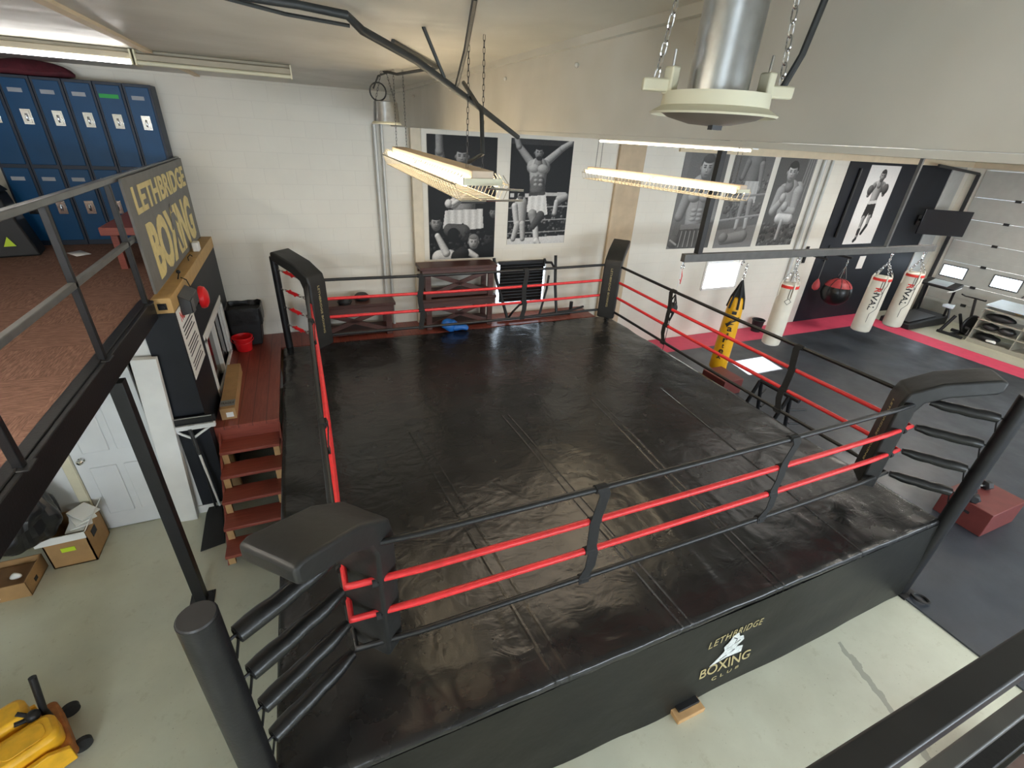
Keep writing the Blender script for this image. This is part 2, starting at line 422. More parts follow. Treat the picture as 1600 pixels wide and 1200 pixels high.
# folded edge trim along the bulkhead and ceiling seams
struct(MB().box(BX-.024, BX-.001, YB, YF, 4.003, 4.021).build('trim_1', M['ceiling']))
b = MB().box(BX-.05, BX-.02, YB, YF, ZC-.035, ZC)
for y in (1.6, 2.45, 3.4, 4.7, 6.2): b.ball((BX-.03, y, ZC-.11), .012)
struct(b.build('trim_2', M['ceiling']))
struct(MB().box(-.98, -.92, YB, YF, ZC-.02, ZC).build('trim_3', M['cream_trim']))
struct(MB().box(6.7, XR, YF-.05, YF, 3.885, 4.02).build('trim_4', M['cream_trim'], bevel=.006))
struct(MB().box(XR-.05, XR, YB, YF-.05, 3.885, 4.02).build('trim_5', M['cream_trim'], bevel=.006))
struct(MB().box(5.35, 5.92, YF-.06, YF, 0, 4.0).build('trim_6', mat('beige_pilaster', (.55, .43, .29), .6), bevel=.01))
struct(MB().box(1.62, 1.78, YF-.1, YF, 0, 4.3).build('trim_7', mat('cream_pilaster', (.68, .6, .46), .6), bevel=.01))
struct(MB().box(11.65, 15.7, YF-.02, YF, 0, 3.885).build('trim_8', M['dark_wall'], smooth=False))
struct(MB().box(15.7, 16.3, YF-.05, YF, 0, 3.885).build('trim_9', M['conduit'], bevel=.01))
struct(MB().box(XL, XR, YB, YB+.02, 0, .12).build('baseboard_back', M['white_paint']))
# conduits up the far wall
for x, r in ((1.12, .028), (1.22, .022), (10.76, .045), (11.02, .03)):
    o = MB().cyl((x, YF-.04, .0 if x > 5 else .99), (x, YF-.04, 4.02 if x < 5 else 3.88), r, seg=12).build('conduit', M['conduit'])
    lab = {1.12: 'thicker grey conduit pipe up the white block wall beside the bench', 1.22: 'thin grey conduit pipe up the block wall, nearest the first poster',
           10.76: 'thick cream pipe up the wall beside the seated boxer poster', 11.02: 'thinner cream pipe between the seated boxer poster and black wall'}[x]
    tag(o, lab, 'pipe', 'wall conduits')

# far wall window with blinds
f = MB()
for p, q in (((WX0, YF+.02, WZ0), (WX1, YF+.02, WZ0)), ((WX0, YF+.02, WZ1), (WX1, YF+.02, WZ1))): f.bar(p, q, .1, .05)
for x in (WX0, WX1): f.bar((x, YF+.02, WZ0), (x, YF+.02, WZ1), .05, .1, (0, 1, 0))
w = struct(f.build('window_1', M['white_paint']))
t = thing('window_blind', 'white slatted blind pulled down over the small far wall window', 'blind', ((WX0+WX1)/2, YF, WZ0))
sl = MB()
n = 17
for k in range(n):
    z = WZ0+.03+(WZ1-WZ0-.07)*k/(n-1)
    sl.obox(((WX0+WX1)/2, YF+.02, z), (WX1-WX0-.05, .034, .0015), Matrix.Rotation(math.radians(28), 3, 'X'))
sl.build('slats', M['white_plastic'], t, smooth=False)
MB().box(WX0+.02, WX1-.02, YF-.0, YF+.045, WZ1-.055, WZ1-.02).build('head_rail', M['white_plastic'], t)
MB().cyl((WX0+.12, YF-.005, WZ1-.04), (WX0+.12, YF-.005, WZ0+.1), .004, seg=6).build('wand', M['white_plastic'], t)

# covered window behind the training frame: daylight leaks round a black blind
f = MB()
for z in (1.16, 1.96): f.bar((3.08, YF-.01, z), (4.1, YF-.01, z), .03, .04)
for x in (3.08, 4.1): f.bar((x, YF-.01, 1.16), (x, YF-.01, 1.96), .04, .03, (0, 1, 0))
w = struct(f.build('window_8', M['white_paint']))
MB().box(3.1, 4.08, YF-.008, YF-.002, 1.18, 1.94).build('pane', M['daylight'], w)
t = thing('window_blind', 'black ribbed blind with daylight leaking round its edges below the second poster', 'blind', (3.59, YF-.06, 1.24))
b = MB()
for k in range(12):
    z = 1.275+.058*k; b.obox((3.585, YF-.06, z), (.88, .012, .062), Matrix.Rotation(math.radians(14), 3, 'X'))
b.build('slats', M['black_vinyl'], t, bevel=.004)
MB().box(3.12, 4.05, YF-.085, YF-.03, 1.93, 1.985).build('head_rail', M['black_metal'], t)
MB().box(3.15, 4.02, YF-.07, YF-.05, 1.225, 1.25).build('bottom_rail', M['black_metal'], t)
# garage door
g = thing('garage_door', 'grey sectional overhead garage door with two small windows', 'garage door', (XR, (GY0+GY1)/2, 0))
zz = [0, .5, 1.0, 1.55, 2.1, 2.65, 3.2, 3.85]
WIN = [(6.8, 7.38), (5.6, 6.2), (4.3, 4.95), (3.25, 3.85)]
for i, (a, c) in enumerate(zip(zz, zz[1:])):
    p = MB()
    if i == 2:
        prev = GY1
        for y0, y1 in WIN:
            p.box(XR-.02, XR+.03, y1, prev, a+.006, c-.006); p.box(XR-.02, XR+.03, y0, y1, a+.006, 1.13); p.box(XR-.02, XR+.03, y0, y1, 1.44, c-.006); prev = y0
        p.box(XR-.02, XR+.03, GY0, prev, a+.006, c-.006)
    else: p.box(XR-.02, XR+.03, GY0, GY1, a+.004, c-.004)
    for k in (.33, .66):
        z = a+(c-a)*k
        if not i == 2: p.box(XR-.024, XR-.02, GY0+.05, GY1-.05, z-.01, z+.01)
    p.build('panel', M['garage_panel'], g, smooth=False)
h = MB()
for z in zz[1:-1]:
    for y in (3.6, 5.0, 6.5): h.box(XR-.045, XR-.02, y-.06, y+.06, z-.03, z+.03)
h.build('hinges', M['dark_steel'], g)
for y0, y1 in WIN:
    fr = MB()
    for p, q in (((XR-.02, y0, 1.13), (XR-.02, y1, 1.13)), ((XR-.02, y0, 1.44), (XR-.02, y1, 1.44)), ((XR-.02, y0, 1.13), (XR-.02, y0, 1.44)), ((XR-.02, y1, 1.13), (XR-.02, y1, 1.44))):
        fr.tube([p, q], .018, 6)
    fo = fr.build('window_frame', M['grey_steel'], g)
    MB().box(XR-.005, XR+.005, y0, y1, 1.13, 1.44).build('pane', M['daylight'], fo)
MB().tube([(XR-.08, 5.45, 1.05), (XR-.03, 5.4, 1.12)], .015, 8).build('lock_handle', M['dark_steel'], g)
b = MB().bar((XR-.08, 7.55, 0), (XR-.08, 7.55, 3.75), .05, .08, (0, 1, 0)).bar((XR-.08, 7.55, 3.75), (XR-2.2, 7.45, 3.9), .05, .06)
tag(b.build('door_track', M['dark_steel']), 'dark steel vertical guide track beside the garage door', 'door track')

# rubber floor and red border
struct(MB().box(5.17, 13.64, YB+.2, 7.1, 0, .018).build('floor_rubber', M['rubber_floor']))
tag(MB().box(5.6, 14.35, 7.1, 7.78, 0, .02).build('border_mat', M['red_mat']), 'pinkish red floor mat strip along the foot of the far wall', 'floor mat', 'red border mats')
tag(MB().box(13.64, 14.35, YB+.4, 7.1, 0, .02).build('border_mat', M['red_mat']), 'pinkish red floor mat strip running in front of the garage door', 'floor mat', 'red border mats')

# ------------------------------------------------------------------ mezzanine
MX, MZ = -1.35, 2.5
struct(MB().box(XL, MX-.02, .4, YF, MZ-.02, MZ).build('floor_mezzanine', M['carpet']))
struct(MB().box(XL, MX-.1, .4, YF, MZ-.12, MZ-.02).build('ceiling_mezzanine', M['white_paint']))
b = MB().box(MX-.1, MX, .4, 4.98, MZ-.17, MZ+.005).box(MX-.1, MX-.03, .4, 4.98, MZ+.005, MZ+.015)
struct(b.build('trim_10', M['black_metal'], bevel=.005))
PX = MX-.03
b = MB().bar((PX+.02, 3.69, 0), (PX+.02, 3.69, MZ-.17), .09, .09, (0, 1, 0)).box(PX-.08, PX+.12, 3.6, 3.78, 0, .012)
for dx in (-.055, .095):
    for dy in (3.625, 3.755): b.cyl((PX+dx, dy, .012), (PX+dx, dy, .03), .01, seg=6)
tag(b.build('support_post', M['black_metal'], bevel=.004), 'black square steel post holding up the carpeted mezzanine edge', 'post')
t = thing('guard_rail', 'black steel guard rail along the carpeted mezzanine edge', 'railing', (PX, 4.5, MZ))
MB().bar((PX, .5, 3.52), (PX, 7.78, 3.49), .045, .045).build('top_rail', M['rail_steel'], t, bevel=.006)
MB().bar((PX, .5, 3.02), (PX, 5.15, 3.02), .04, .04).build('mid_rail', M['grey_steel'], t, bevel=.006)
for y in (1.2, 2.46, 3.68, 4.87, 7.72):
    b = MB().bar((PX, y, MZ), (PX, y, 3.5), .04, .04, (0, 1, 0)).box(PX-.05, PX+.05, y-.05, y+.05, MZ, MZ+.01)
    b.build('baluster', M['black_metal'], t, bevel=.004)

# sign on the rail
SX = MX+.02
t = thing('gym_sign', 'grey panel sign with gold gym name lettering fixed to the guard rail', 'sign', (SX, 6.4, 2.55))
MB().box(SX-.02, SX, 5.06, 7.72, 2.53, 3.5).build('panel', M['sign_grey'], t, smooth=False)
def sgn(txt, y0, y1, z0, z1, bold, name='lettering'):
    return lettering(txt, (SX+.001, (y0+y1)/2, (z0+z1)/2), (0, 1, 0), (0, 0, 1), y1-y0, z1-z0, M['gold'], t, bold, .003, name=name)
sgn('LETHBRIDGE', 5.24, 7.62, 3.19, 3.42, .03)
sgn('BOXING', 5.35, 7.5, 2.58, 3.1, .045)
b = MB()
q = lambda y, z: (SX+.0065, y, z)
b.prism([q(6.26, 2.63), q(6.34, 2.63), q(6.42, 2.8), q(6.5, 2.63), q(6.58, 2.63), q(6.48, 2.85), q(6.5, 2.96), q(6.58, 2.9), q(6.62, 2.94), q(6.52, 3.03), q(6.4, 3.03), q(6.3, 2.96), q(6.27, 2.88), q(6.32, 2.87), q(6.37, 2.92), q(6.36, 2.84)], (.002, 0, 0))
b.lathe([(.001, 0), (.045, 0), (.045, .002), (.001, .002)], (SX+.0065, 6.45, 3.08), 16, (1, 0, 0))
b.build('boxer_emblem', M['sign_grey'], t, smooth=False)

# office under the mezzanine
FX, FY = -1.22, 4.98
DX0, DX1 = -2.42, -1.72
b = MB().box(XL, DX0-.08, FY, FY+.12, 0, 2.38).box(DX0-.08, DX1+.06, FY, FY+.12, 2.08, 2.38)
b.box(DX1+.06, -1.5, FY, FY+.12, 0, 2.38)
struct(b.build('wall_office', M['white_paint'], smooth=False))
struct(MB().box(-1.5, FX, FY-.01, FY+.12, .1, 2.37).build('wall_office_black', M['dark_wall'], smooth=False))
struct(MB().box(-1.6, FX, FY-.018, FY, 0, .1).build('baseboard_office', M['white_paint']))
GWY0, GWY1, GWZ0, GWZ1 = 5.84, 7.28, .98, 1.76
b = MB().box(FX-.12, FX, FY+.12, GWY0, 0, 2.37).box(FX-.12, FX, GWY1, YF, 0, 2.37).box(FX-.12, FX, GWY0, GWY1, 0, GWZ0).box(FX-.12, FX, GWY0, GWY1, GWZ1, 2.37)
struct(b.build('wall_office_side', M['dark_wall'], smooth=False))
f = MB()
for z in (GWZ0, GWZ1): f.bar((FX-.005, GWY0-.05, z), (FX-.005, GWY1+.05, z), .03, .1)
for y in (GWY0, GWY1): f.bar((FX-.005, y, GWZ0), (FX-.005, y, GWZ1), .03, .1, (0, 1, 0))
for y in ((GWY0+GWY1)/2,): f.bar((FX-.03, y, GWZ0), (FX-.03, y, GWZ1), .05, .05, (0, 1, 0))
for y in (GWY0+.09, GWY1-.09): f.bar((FX-.03, y, GWZ0), (FX-.03, y, GWZ1), .03, .03, (0, 1, 0))
w = struct(f.build('window_2', M['white_paint'], bevel=.004))
gl, nt, pb = nodes('dark_glass'); pb.inputs['Base Color'].default_value = (.02, .02, .022, 1); pb.inputs['Roughness'].default_value = .06
MB().box(FX-.06, FX-.05, GWY0, GWY1, GWZ0, GWZ1).build('pane', gl, w)
struct(MB().box(MX-.02, FX+.005, FY-.01, YF, 2.37, 2.51).build('trim_11', M['blond_wood'], bevel=.004))
b = MB().cyl((-1.295, FY-.012, 2.435), (-1.295, FY-.03, 2.435), .022, seg=8)
b.box(-1.33, -1.26, FY-.014, FY-.01, 2.405, 2.465)
tag(b.build('bracket', M['black_metal']), 'small black bolt plate on the end of the blond timber cap', 'bracket')

# door in the office wall
d = MB().box(DX0, DX1, FY+.02, FY+.06, .01, 2.06)
dr = struct(d.build('door_1', M['door_white'], bevel=.004))
for x0, x1 in ((DX0+.1, DX0+.32), (DX1-.32, DX1-.1)):
    for z0, z1 in ((.22, .82), (1.0, 1.62), (1.72, 1.95)):
        b = MB()
        b.box(x0, x1, FY+.004, FY+.02, z0, z1)
        b.build('door_panel', M['door_white'], dr, bevel=.012)
b = MB().lathe([(.028, 0), (.028, .008), (.012, .012), (.012, .03), (.028, .04), (.03, .052), (.02, .065), (.001, .068)], (DX0+.07, FY+.02, .93), 20, (0, -1, 0))
b.build('door_knob', M['chrome'], dr)
b = MB().box(DX0-.08, DX0, FY-.02, FY+.02, 0, 2.14).box(DX0, DX1, FY-.02, FY+.02, 2.06, 2.14)
struct(b.build('trim_12', mat('cream_casing', (.72, .66, .48), .5), bevel=.004))
b = MB().box(-2.2, -1.85, FY-.07, FY-.01, 1.95, 2.0)
b.bar((-2.1, FY-.06, 1.98), (-1.86, FY-.16, 1.98), .03, .015).bar((-1.86, FY-.16, 1.98), (-1.72, FY-.03, 1.98), .03, .015)
tag(b.build('door_closer', M['black_metal']), 'black door closer arm above the white panel door', 'door closer')
b = MB().obox((-1.6, FY-.075, .99), (.2, .07, 1.98), Matrix.Rotation(math.radians(3.2), 3, 'Y') @ Matrix.Rotation(0, 3, 'X'))
tag(b.build('wood_plank', M['white_paint'], bevel=.004), 'tall white painted board standing between the door and black wall', 'board')

# notice sheet, alarm, intercom, squeegee, dustpan
t = thing('notice_sheet', 'tall white notice with red heading on the black office wall', 'notice', (FX, 5.35, 1.5))
nl = lambda y, z: (FX+.003, y, z)
MB().box(FX, FX+.003, 5.02, 5.66, 1.64, 2.36).build('sheet', M['paper'], t, smooth=False)
lettering('NOTICE', nl(5.34, 2.27), (0, 1, 0), (0, 0, 1), .42, .1, M['red_ink'], t, .02, .001, name='heading')
b = MB()
for k in range(13):
    z = 2.17-.038*k
    if k in (4, 9): continue
    y1 = 5.6-random.random()*.15
    b.box(FX+.003, FX+.0045, 5.1, y1, z-.007, z+.007)
b.build('text_lines', M['ink'], t, smooth=False)
t = thing('fire_bell', 'round red alarm bell below the blond timber cap', 'alarm bell', (FX, 5.98, 2.1))
MB().lathe([(.12, 0), (.125, .02), (.115, .05), (.07, .075), (.02, .083), (.001, .084)], (FX+.04, 5.98, 2.2), 28, (1, 0, 0)).build('gong', M['red_plastic'], t)
MB().box(FX, FX+.04, 5.92, 6.04, 2.14, 2.26).build('back_box', M['black_metal'], t)
t = thing('control_box', 'black timer box with two angled faces beside the red alarm bell', 'control box', (FX, 5.4, 2.2))
MB().prism([(FX+.006, 5.2, 2.26), (FX+.1, 5.2, 2.28), (FX+.1, 5.2, 2.4), (FX+.006, 5.2, 2.46)], (0, .4, 0)).build('housing', M['dark_steel'], t, bevel=.006)
MB().prism([(FX+.102, 5.2, 2.27), (FX+.105, 5.2, 2.27), (FX+.105, 5.2, 2.4), (FX+.102, 5.2, 2.4)], (0, .13, 0)).build('face_plate', M['screen'], t)
MB().tube([(FX-.04, 5.62, 2.51), (FX-.02, 5.62, 2.57)], .006, 6).ball((FX-.02, 5.62, 2.585), .02).build('antenna', M['black_metal'], t)
MB().tube([(FX-.02, 5.66, 2.515), (FX+.03, 5.62, 2.5), (FX+.06, 5.56, 2.44)], .006, 6).build('cable', M['black_metal'], t)
t = thing('wall_hook', 'little black cup hook on the timber cap under the sign', 'hook', (FX-.06, 6.4, 2.51))
MB().tube([(FX-.06, 6.4, 2.51), (FX-.06, 6.4, 2.55), (FX-.04, 6.44, 2.57), (FX-.02, 6.44, 2.55)], .006, 6).build('hook', M['black_metal'], t)
b = MB().box(FX-.08, FX-.01, 6.85, 6.98, 2.51, 2.62)
tag(b.build('plastic_block', M['white_plastic'], bevel=.012), 'small white plastic block on the timber cap beneath the sign', 'block')

t = thing('floor_squeegee', 'white squeegee standing head up against the black office wall', 'squeegee', (-1.32, 4.83, 0))
MB().tube([(-1.28, 4.78, .02), (-1.37, 4.9, 1.12)], .012, 10).build('handle', M['white_plastic'], t)
MB().tube([(-1.345, 4.87, .85), (-1.372, 4.9, 1.15)], .018, 10).build('grip', M['dark_steel'], t)
MB().box(-1.56, -1.14, 4.9, 4.95, 1.14, 1.2).tube([(-1.52, 4.925, 1.15), (-1.45, 4.915, 1.09), (-1.37, 4.9, 1.04)], .014, 8).tube([(-1.18, 4.925, 1.15), (-1.28, 4.915, 1.09), (-1.365, 4.9, 1.04)], .014, 8).build('head', M['white_plastic'], t, bevel=.005)
MB().box(-1.57, -1.13, 4.915, 4.945, 1.2, 1.28).build('blade', M['black_metal'], t, bevel=.003)
MB().tube([(-1.55, 4.9, 1.2), (-1.55, 4.9, 1.285), (-1.15, 4.9, 1.285), (-1.15, 4.9, 1.2)], .008, 6, closed=True).build('clip_frame', M['chrome'], t)
t = thing('dustpan', 'black lobby dustpan with upright stick beside the bottom stair', 'dustpan', (-1.36, 4.6, 0))
b = MB().loft([[(-1.46, 4.33, .004), (-1.24, 4.38, .004), (-1.24, 4.38, .012), (-1.46, 4.33, .012)], [(-1.42, 4.72, .02), (-1.26, 4.72, .02), (-1.26, 4.72, .17), (-1.42, 4.72, .17)], [(-1.4, 4.8, .02), (-1.27, 4.8, .02), (-1.27, 4.8, .19), (-1.4, 4.8, .19)]])
b.build('pan', M['rubber'], t, bevel=.006)
MB().tube([(-1.33, 4.77, .17), (-1.34, 4.87, .72)], .012, 8).build('stick', M['black_metal'], t)

# lockers on the mezzanine
LY = 7.5
for i in range(6):
    x1 = -1.415-.272*i; x0 = x1-.268
    kind = ['first', 'second', 'third', 'fourth', 'fifth', 'sixth'][i]
    extra = {0: 'at the sign end of the row', 1: 'with a green name strip', 2: 'third from the sign end', 3: 'fourth from the sign end', 4: 'fifth from the sign end', 5: 'behind the tall black bin, farthest from the sign'}[i]
    t = thing('locker', 'blue two-tier metal locker '+extra, 'locker', ((x0+x1)/2, LY+.18, MZ), 'blue lockers along the mezzanine wall')
    MB().box(x0, x1, LY, YF-.02, MZ, 4.27).build('body', M['locker_dark'], t, bevel=.004)
    for z0, z1 in ((MZ+.06, 3.36), (3.4, 4.24)):
        dd = MB().box(x0+.024, x1-.024, LY-.014, LY, z0, z1).build('door', M['locker_blue'], t, bevel=.004)
        top = z1 > 4
        lm = M['green_label'] if (i == 1 and top) else M['grey_label']
        w = .1 if (i == 1 and top) else .07
        MB().box((x0+x1)/2-w, (x0+x1)/2+w-.02, LY-.018, LY-.014, z1-.13, z1-.09).build('name_strip', lm, dd)
        zc = z1-.36 if top else z1-.42
        hb = MB()
        hb.box(x0+.1, x0+.19, LY-.02, LY-.014, zc-.075, zc+.075)
        hb.box(x0+.115, x0+.175, LY-.024, LY-.02, zc-.06, zc+.06)
        hb.tube([(x0+.145, LY-.03, zc+.03), (x0+.145, LY-.042, zc), (x0+.145, LY-.03, zc-.04)], .01, 8)
        hb.build('latch', M['chrome'], dd, bevel=.003)
b = MB()
b.lathe([(.02, 0), (.26, 0), (.3, .05), (.22, .11), (.1, .14), (.001, .15)], (-2.75, LY+.16, 4.27), 20)
for v in b.bm.verts: v.co.x = -2.55+(v.co.x+2.75)*1.6; v.co.y = LY+.16+(v.co.y-LY-.16)*.5
b.jitter(.05, 5, 2); 
for v in b.bm.verts: v.co.z = max(v.co.z, 4.272)
tag(b.build('cloth', M['maroon'], sub=1), 'dark maroon cloth heaped on top of the blue lockers', 'cloth')
t = thing('storage_bin', 'tall black bin with yellow warning triangle by the blue lockers', 'bin', (-3.25, 6.95, MZ))
MB().loft([[(-3.75, 6.72, MZ), (-2.78, 6.95, MZ), (-2.85, 7.3, MZ), (-3.75, 7.25, MZ)], [(-3.75, 6.78, 3.15), (-2.95, 6.98, 3.15), (-2.98, 7.28, 3.15), (-3.75, 7.22, 3.15)]]).build('body', M['rubber'], t, bevel=.02)
MB().loft([[(-3.75, 6.76, 3.15), (-2.93, 6.96, 3.15), (-2.96, 7.3, 3.15), (-3.75, 7.24, 3.15)], [(-3.7, 6.82, 3.25), (-3.02, 7.0, 3.25), (-3.04, 7.26, 3.25), (-3.7, 7.2, 3.25)]]).build('lid', M['rubber'], t, bevel=.02)
b = MB(); e = V((.97, .23, 0)).normalized(); o_ = V((-2.99, 6.895, 2.62)); nrm = V((e.y, -e.x, 0))
b.prism([o_+e*-.05+nrm*.004, o_+e*.05+nrm*.004, o_+V((0, .008, .1))+nrm*.004], nrm*.003); b.build('warning_triangle', M['lime'], t, smooth=False)
t = thing('bench_seat', 'low red wooden bench on the carpet behind the sign', 'bench', (-1.65, 6.6, MZ))
MB().box(-1.92, -1.5, 6.1, 7.2, 2.86, 2.94).build('seat', M['red_tread'], t, bevel=.006)
for y in (6.2, 7.1):
    MB().box(-1.86, -1.8, y-.03, y+.03, MZ, 2.86).build('leg', M['red_tread'], t); MB().box(-1.62, -1.56, y-.03, y+.03, MZ, 2.86).build('leg', M['red_tread'], t)
b = MB(); b.quad((-2.58, 7.02, MZ+.004), (-2.49, 7.15, MZ+.004), (-2.32, 6.92, MZ+.006), (-2.43, 6.83, MZ+.004))
ob = b.build('paper_sheet', M['paper']); sm = ob.modifiers.new('s', 'SOLIDIFY'); sm.thickness = .002; sm.offset = 1
tag(ob, 'sheet of white paper lying on the mezzanine carpet', 'paper')

# mezzanine ceiling fixtures along the far wall
for x0, x1, lit in ((-3.1, -1.06, True), (-1.045, .09, False)):
    lab = 'lit white fluorescent batten above the blue lockers' if lit else 'unlit cream fluorescent batten next to the lit one above the far wall'
    t = thing('strip_light', lab, 'light', ((x0+x1)/2, 5.3, 4.32), 'battens over the mezzanine')
    MB().box(x0, x1, 5.3, 5.42, 4.36, ZC-.001).box(x0, x1, 5.26, 5.3, 4.355, ZC-.03).build('housing', M['batten_grey'], t, bevel=.006)
    MB().cyl((x0+.01, 5.27, 4.338), (x1-.01, 5.27, 4.338), .016, seg=10).build('tube', M['tube_white'] if lit else M['bone'], t)
    for xe in (x0, x1-.012): MB().box(xe, xe+.012, 5.245, 5.43, 4.32, 4.425).build('end_cap', M['bone'], t)

# things under the mezzanine
t = thing('cardboard_box', 'open cardboard box with lime label, papers and bin bag on top', 'box', (-2.54, 4.75, 0))
bx = MB()
X0, X1, Y0, Y1, H = -2.72, -2.375, 4.565, 4.95, .38
for a in ((X0, X1, Y0, Y0+.012, 0, H), (X0, X1, Y1-.012, Y1, 0, H), (X0, X0+.012, Y0, Y1, 0, H), (X1-.012, X1, Y0, Y1, 0, H), (X0, X1, Y0, Y1, 0, .012)): bx.box(*a)
bx.build('body', M['cardboard'], t, smooth=False)
MB().prism([(X0-.05, Y0-.004, .3), (X1, Y0-.004, .31), (X1, Y0-.004, .385), (X0-.05, Y0-.004, .385)], (0, .01, 0)).prism([(X1+.002, Y0, .385), (X1+.002, Y1, .385), (X1+.05, Y1+.0, .47), (X1+.05, Y0+.02, .47)], (.006, 0, 0)).build('flaps', M['white_paint'], t, smooth=False)
MB().box(X0+.12, X0+.23, Y0-.008, Y0-.004, .19, .24).build('label', M['lime'], t, smooth=False)
MB().box(X1, X1+.003, Y0+.1, Y0+.2, .22, .3).build('printed_mark', M['ink'], t, smooth=False)
for k in range(4):
    b = MB().obox((-2.46+.01*k, 4.72+.03*k, .37+.025*k), (.17, .2, .014), Matrix.Rotation(.3*k, 3, 'Z') @ Matrix.Rotation(.15, 3, 'X'))
    tag(b.build('booklet', M['paper']), 'white booklet sticking out of the lime-labelled cardboard box', 'booklet', 'booklets in the cardboard box')
b = MB()
prof = [(.02, 0), (.26, .02), (.33, .16), (.3, .34), (.22, .5), (.1, .62), (.05, .68), (.02, .7)]
b.lathe(prof, (-2.83, 4.66, .37), 22)
bmesh.ops.subdivide_edges(b.bm, edges=b.bm.edges[:], cuts=1, use_grid_fill=True)
for v in b.bm.verts:
    n1 = noise.noise_vector(v.co*4.5); n2 = abs(noise.noise(v.co*7+V((3, 1, 0)))); v.co += n1*.08; v.co -= V((v.co.x+2.83, v.co.y-4.66, 0)).normalized()*(.09*(1-3*n2) if n2 < .33 else 0)
    v.co.y = min(v.co.y, 4.93); v.co.z = max(v.co.z, .385)
tag(b.build('bin_bag', M['bin_bag'], sub=1), 'full black bin bag slumped on the cardboard box', 'bin bag')
t = thing('cardboard_box', 'low open cardboard tray box nearest the frame edge on the floor', 'box', (-2.95, 4.5, 0))
X0, X1, Y0, Y1, H = -3.4, -2.79, 4.28, 4.64, .17; bx = MB()
for a in ((X0, X1, Y0, Y0+.01, 0, H), (X0, X1, Y1-.01, Y1, 0, H), (X0, X0+.01, Y0, Y1, 0, H), (X1-.01, X1, Y0, Y1, 0, H), (X0, X1, Y0, Y1, 0, .01)): bx.box(*a)
bx.build('body', M['cardboard'], t, smooth=False)
MB().box(X0+.27, X0+.4, Y0-.003, Y0, .04, .12).build('label', M['paper'], t, smooth=False)
MB().box(X1, X1+.003, Y0+.12, Y0+.17, .05, .09).build('printed_mark', M['ink'], t, smooth=False)
b = MB().box(X0+.02, X1-.03, Y0+.02, Y1-.03, .03, .12); b.jitter(.02, 6)
tag(b.build('folded_cardboard', M['cardboard_dark'], bevel=.01), 'brown folded card packed inside the low tray box', 'cardboard')
b = MB().ball((X1-.12, Y0+.14, .15), .05, (1, .6, .5)); b.jitter(.02, 12)
tag(b.build('crumpled_paper', M['paper']), 'crumpled white paper on the low tray box', 'paper')

# yellow floor jack bottom left
t = thing('pallet_jack', 'yellow wheeled hydraulic jack with black pump lever on the concrete', 'jack', (-2.2, 2.75, 0))
JU, JV = V((-.87, -.49, 0)), V((-.49, .87, 0))
jr = Matrix((JU, JV, V((0, 0, 1)))).transposed()
def jp(u, v, z): return V((-1.93, 2.58, 0))+JU*u+JV*v+V((0, 0, z))
def rr(u0, u1, v0, v1, r=.05, n=5):
    out = []
    for cx, cy, a0 in ((u1-r, v1-r, 0), (u0+r, v1-r, 90), (u0+r, v0+r, 180), (u1-r, v0+r, 270)):
        for k in range(n+1):
            a = math.radians(a0+90*k/n); out.append((cx+r*math.cos(a), cy+r*math.sin(a)))
    return out
def slab(u0, u1, v0, v1, z0, z1, r, name, m, bv, tilt=0):
    MB().prism([jp(u, v, z0) for u, v in rr(u0, u1, v0, v1, r)], V((0, 0, z1-z0))).build(name, m, t, bevel=bv)
MB().prism([jp(.02, -.03, .07), jp(.95, -.03, .07), jp(.95, -.03, .24), jp(.12, -.03, .26), jp(.02, -.03, .2)], JV*.035).build('side_plate', M['yellow_paint'], t, bevel=.006)
MB().prism([jp(.1, .46, .07), jp(.95, .46, .07), jp(.95, .46, .24), jp(.1, .46, .22)], JV*.03).build('side_plate', M['yellow_paint'], t, bevel=.006)
slab(.02, .38, .03, .26, .1, .33, .07, 'pump_cover', M['yellow_paint'], .03)
slab(.12, .46, .3, .5, .1, .36, .06, 'pump_cover', M['yellow_paint'], .03)
MB().prism([jp(u, v, .33) for u, v in rr(.08, .3, .07, .21, .05)], V((0, 0, .006))).build('cover_panel', M['yellow_paint'], t, bevel=.003)
slab(0, .12, .0, .44, .06, .2, .04, 'axle_housing', M['orange_rust'], .012)
slab(.4, .9, .02, .46, .08, .2, .04, 'cross_plate', M['orange_rust'], .01)
MB().tube([jp(.06, .31, .2), jp(.06, .31, .3), jp(.02, .36, .58)], [.025, .02, .022], 12).build('lever', M['black_metal'], t)
MB().ball(jp(.11, .29, .33), .04).tube([jp(.11, .29, .32), jp(.17, .34, .38)], .014, 8).tube([jp(.1, .3, .3), jp(.2, .3, .34)], .016, 8).build('valve', M['black_metal'], t)
MB().tube([jp(.4, -.02, .27), jp(.4, .12, .3), jp(.42, .3, .3)], .03, 14).build('ram', M['chrome'], t)
for u, v in ((-.02, .06), (-.03, .4), (.85, .06), (.85, .4)):
    MB().lathe([(.015, -.018), (.055, -.018), (.055, .018), (.015, .018)], jp(u, v, .056), 18, JV).build('caster', M['rubber'], t)
MB().prism([jp(.28, -.0305, .1), jp(.46, -.0305, .1), jp(.4, -.0305, .17)], JV*-.002).build('emblem', M['dark_steel'], t, smooth=False)
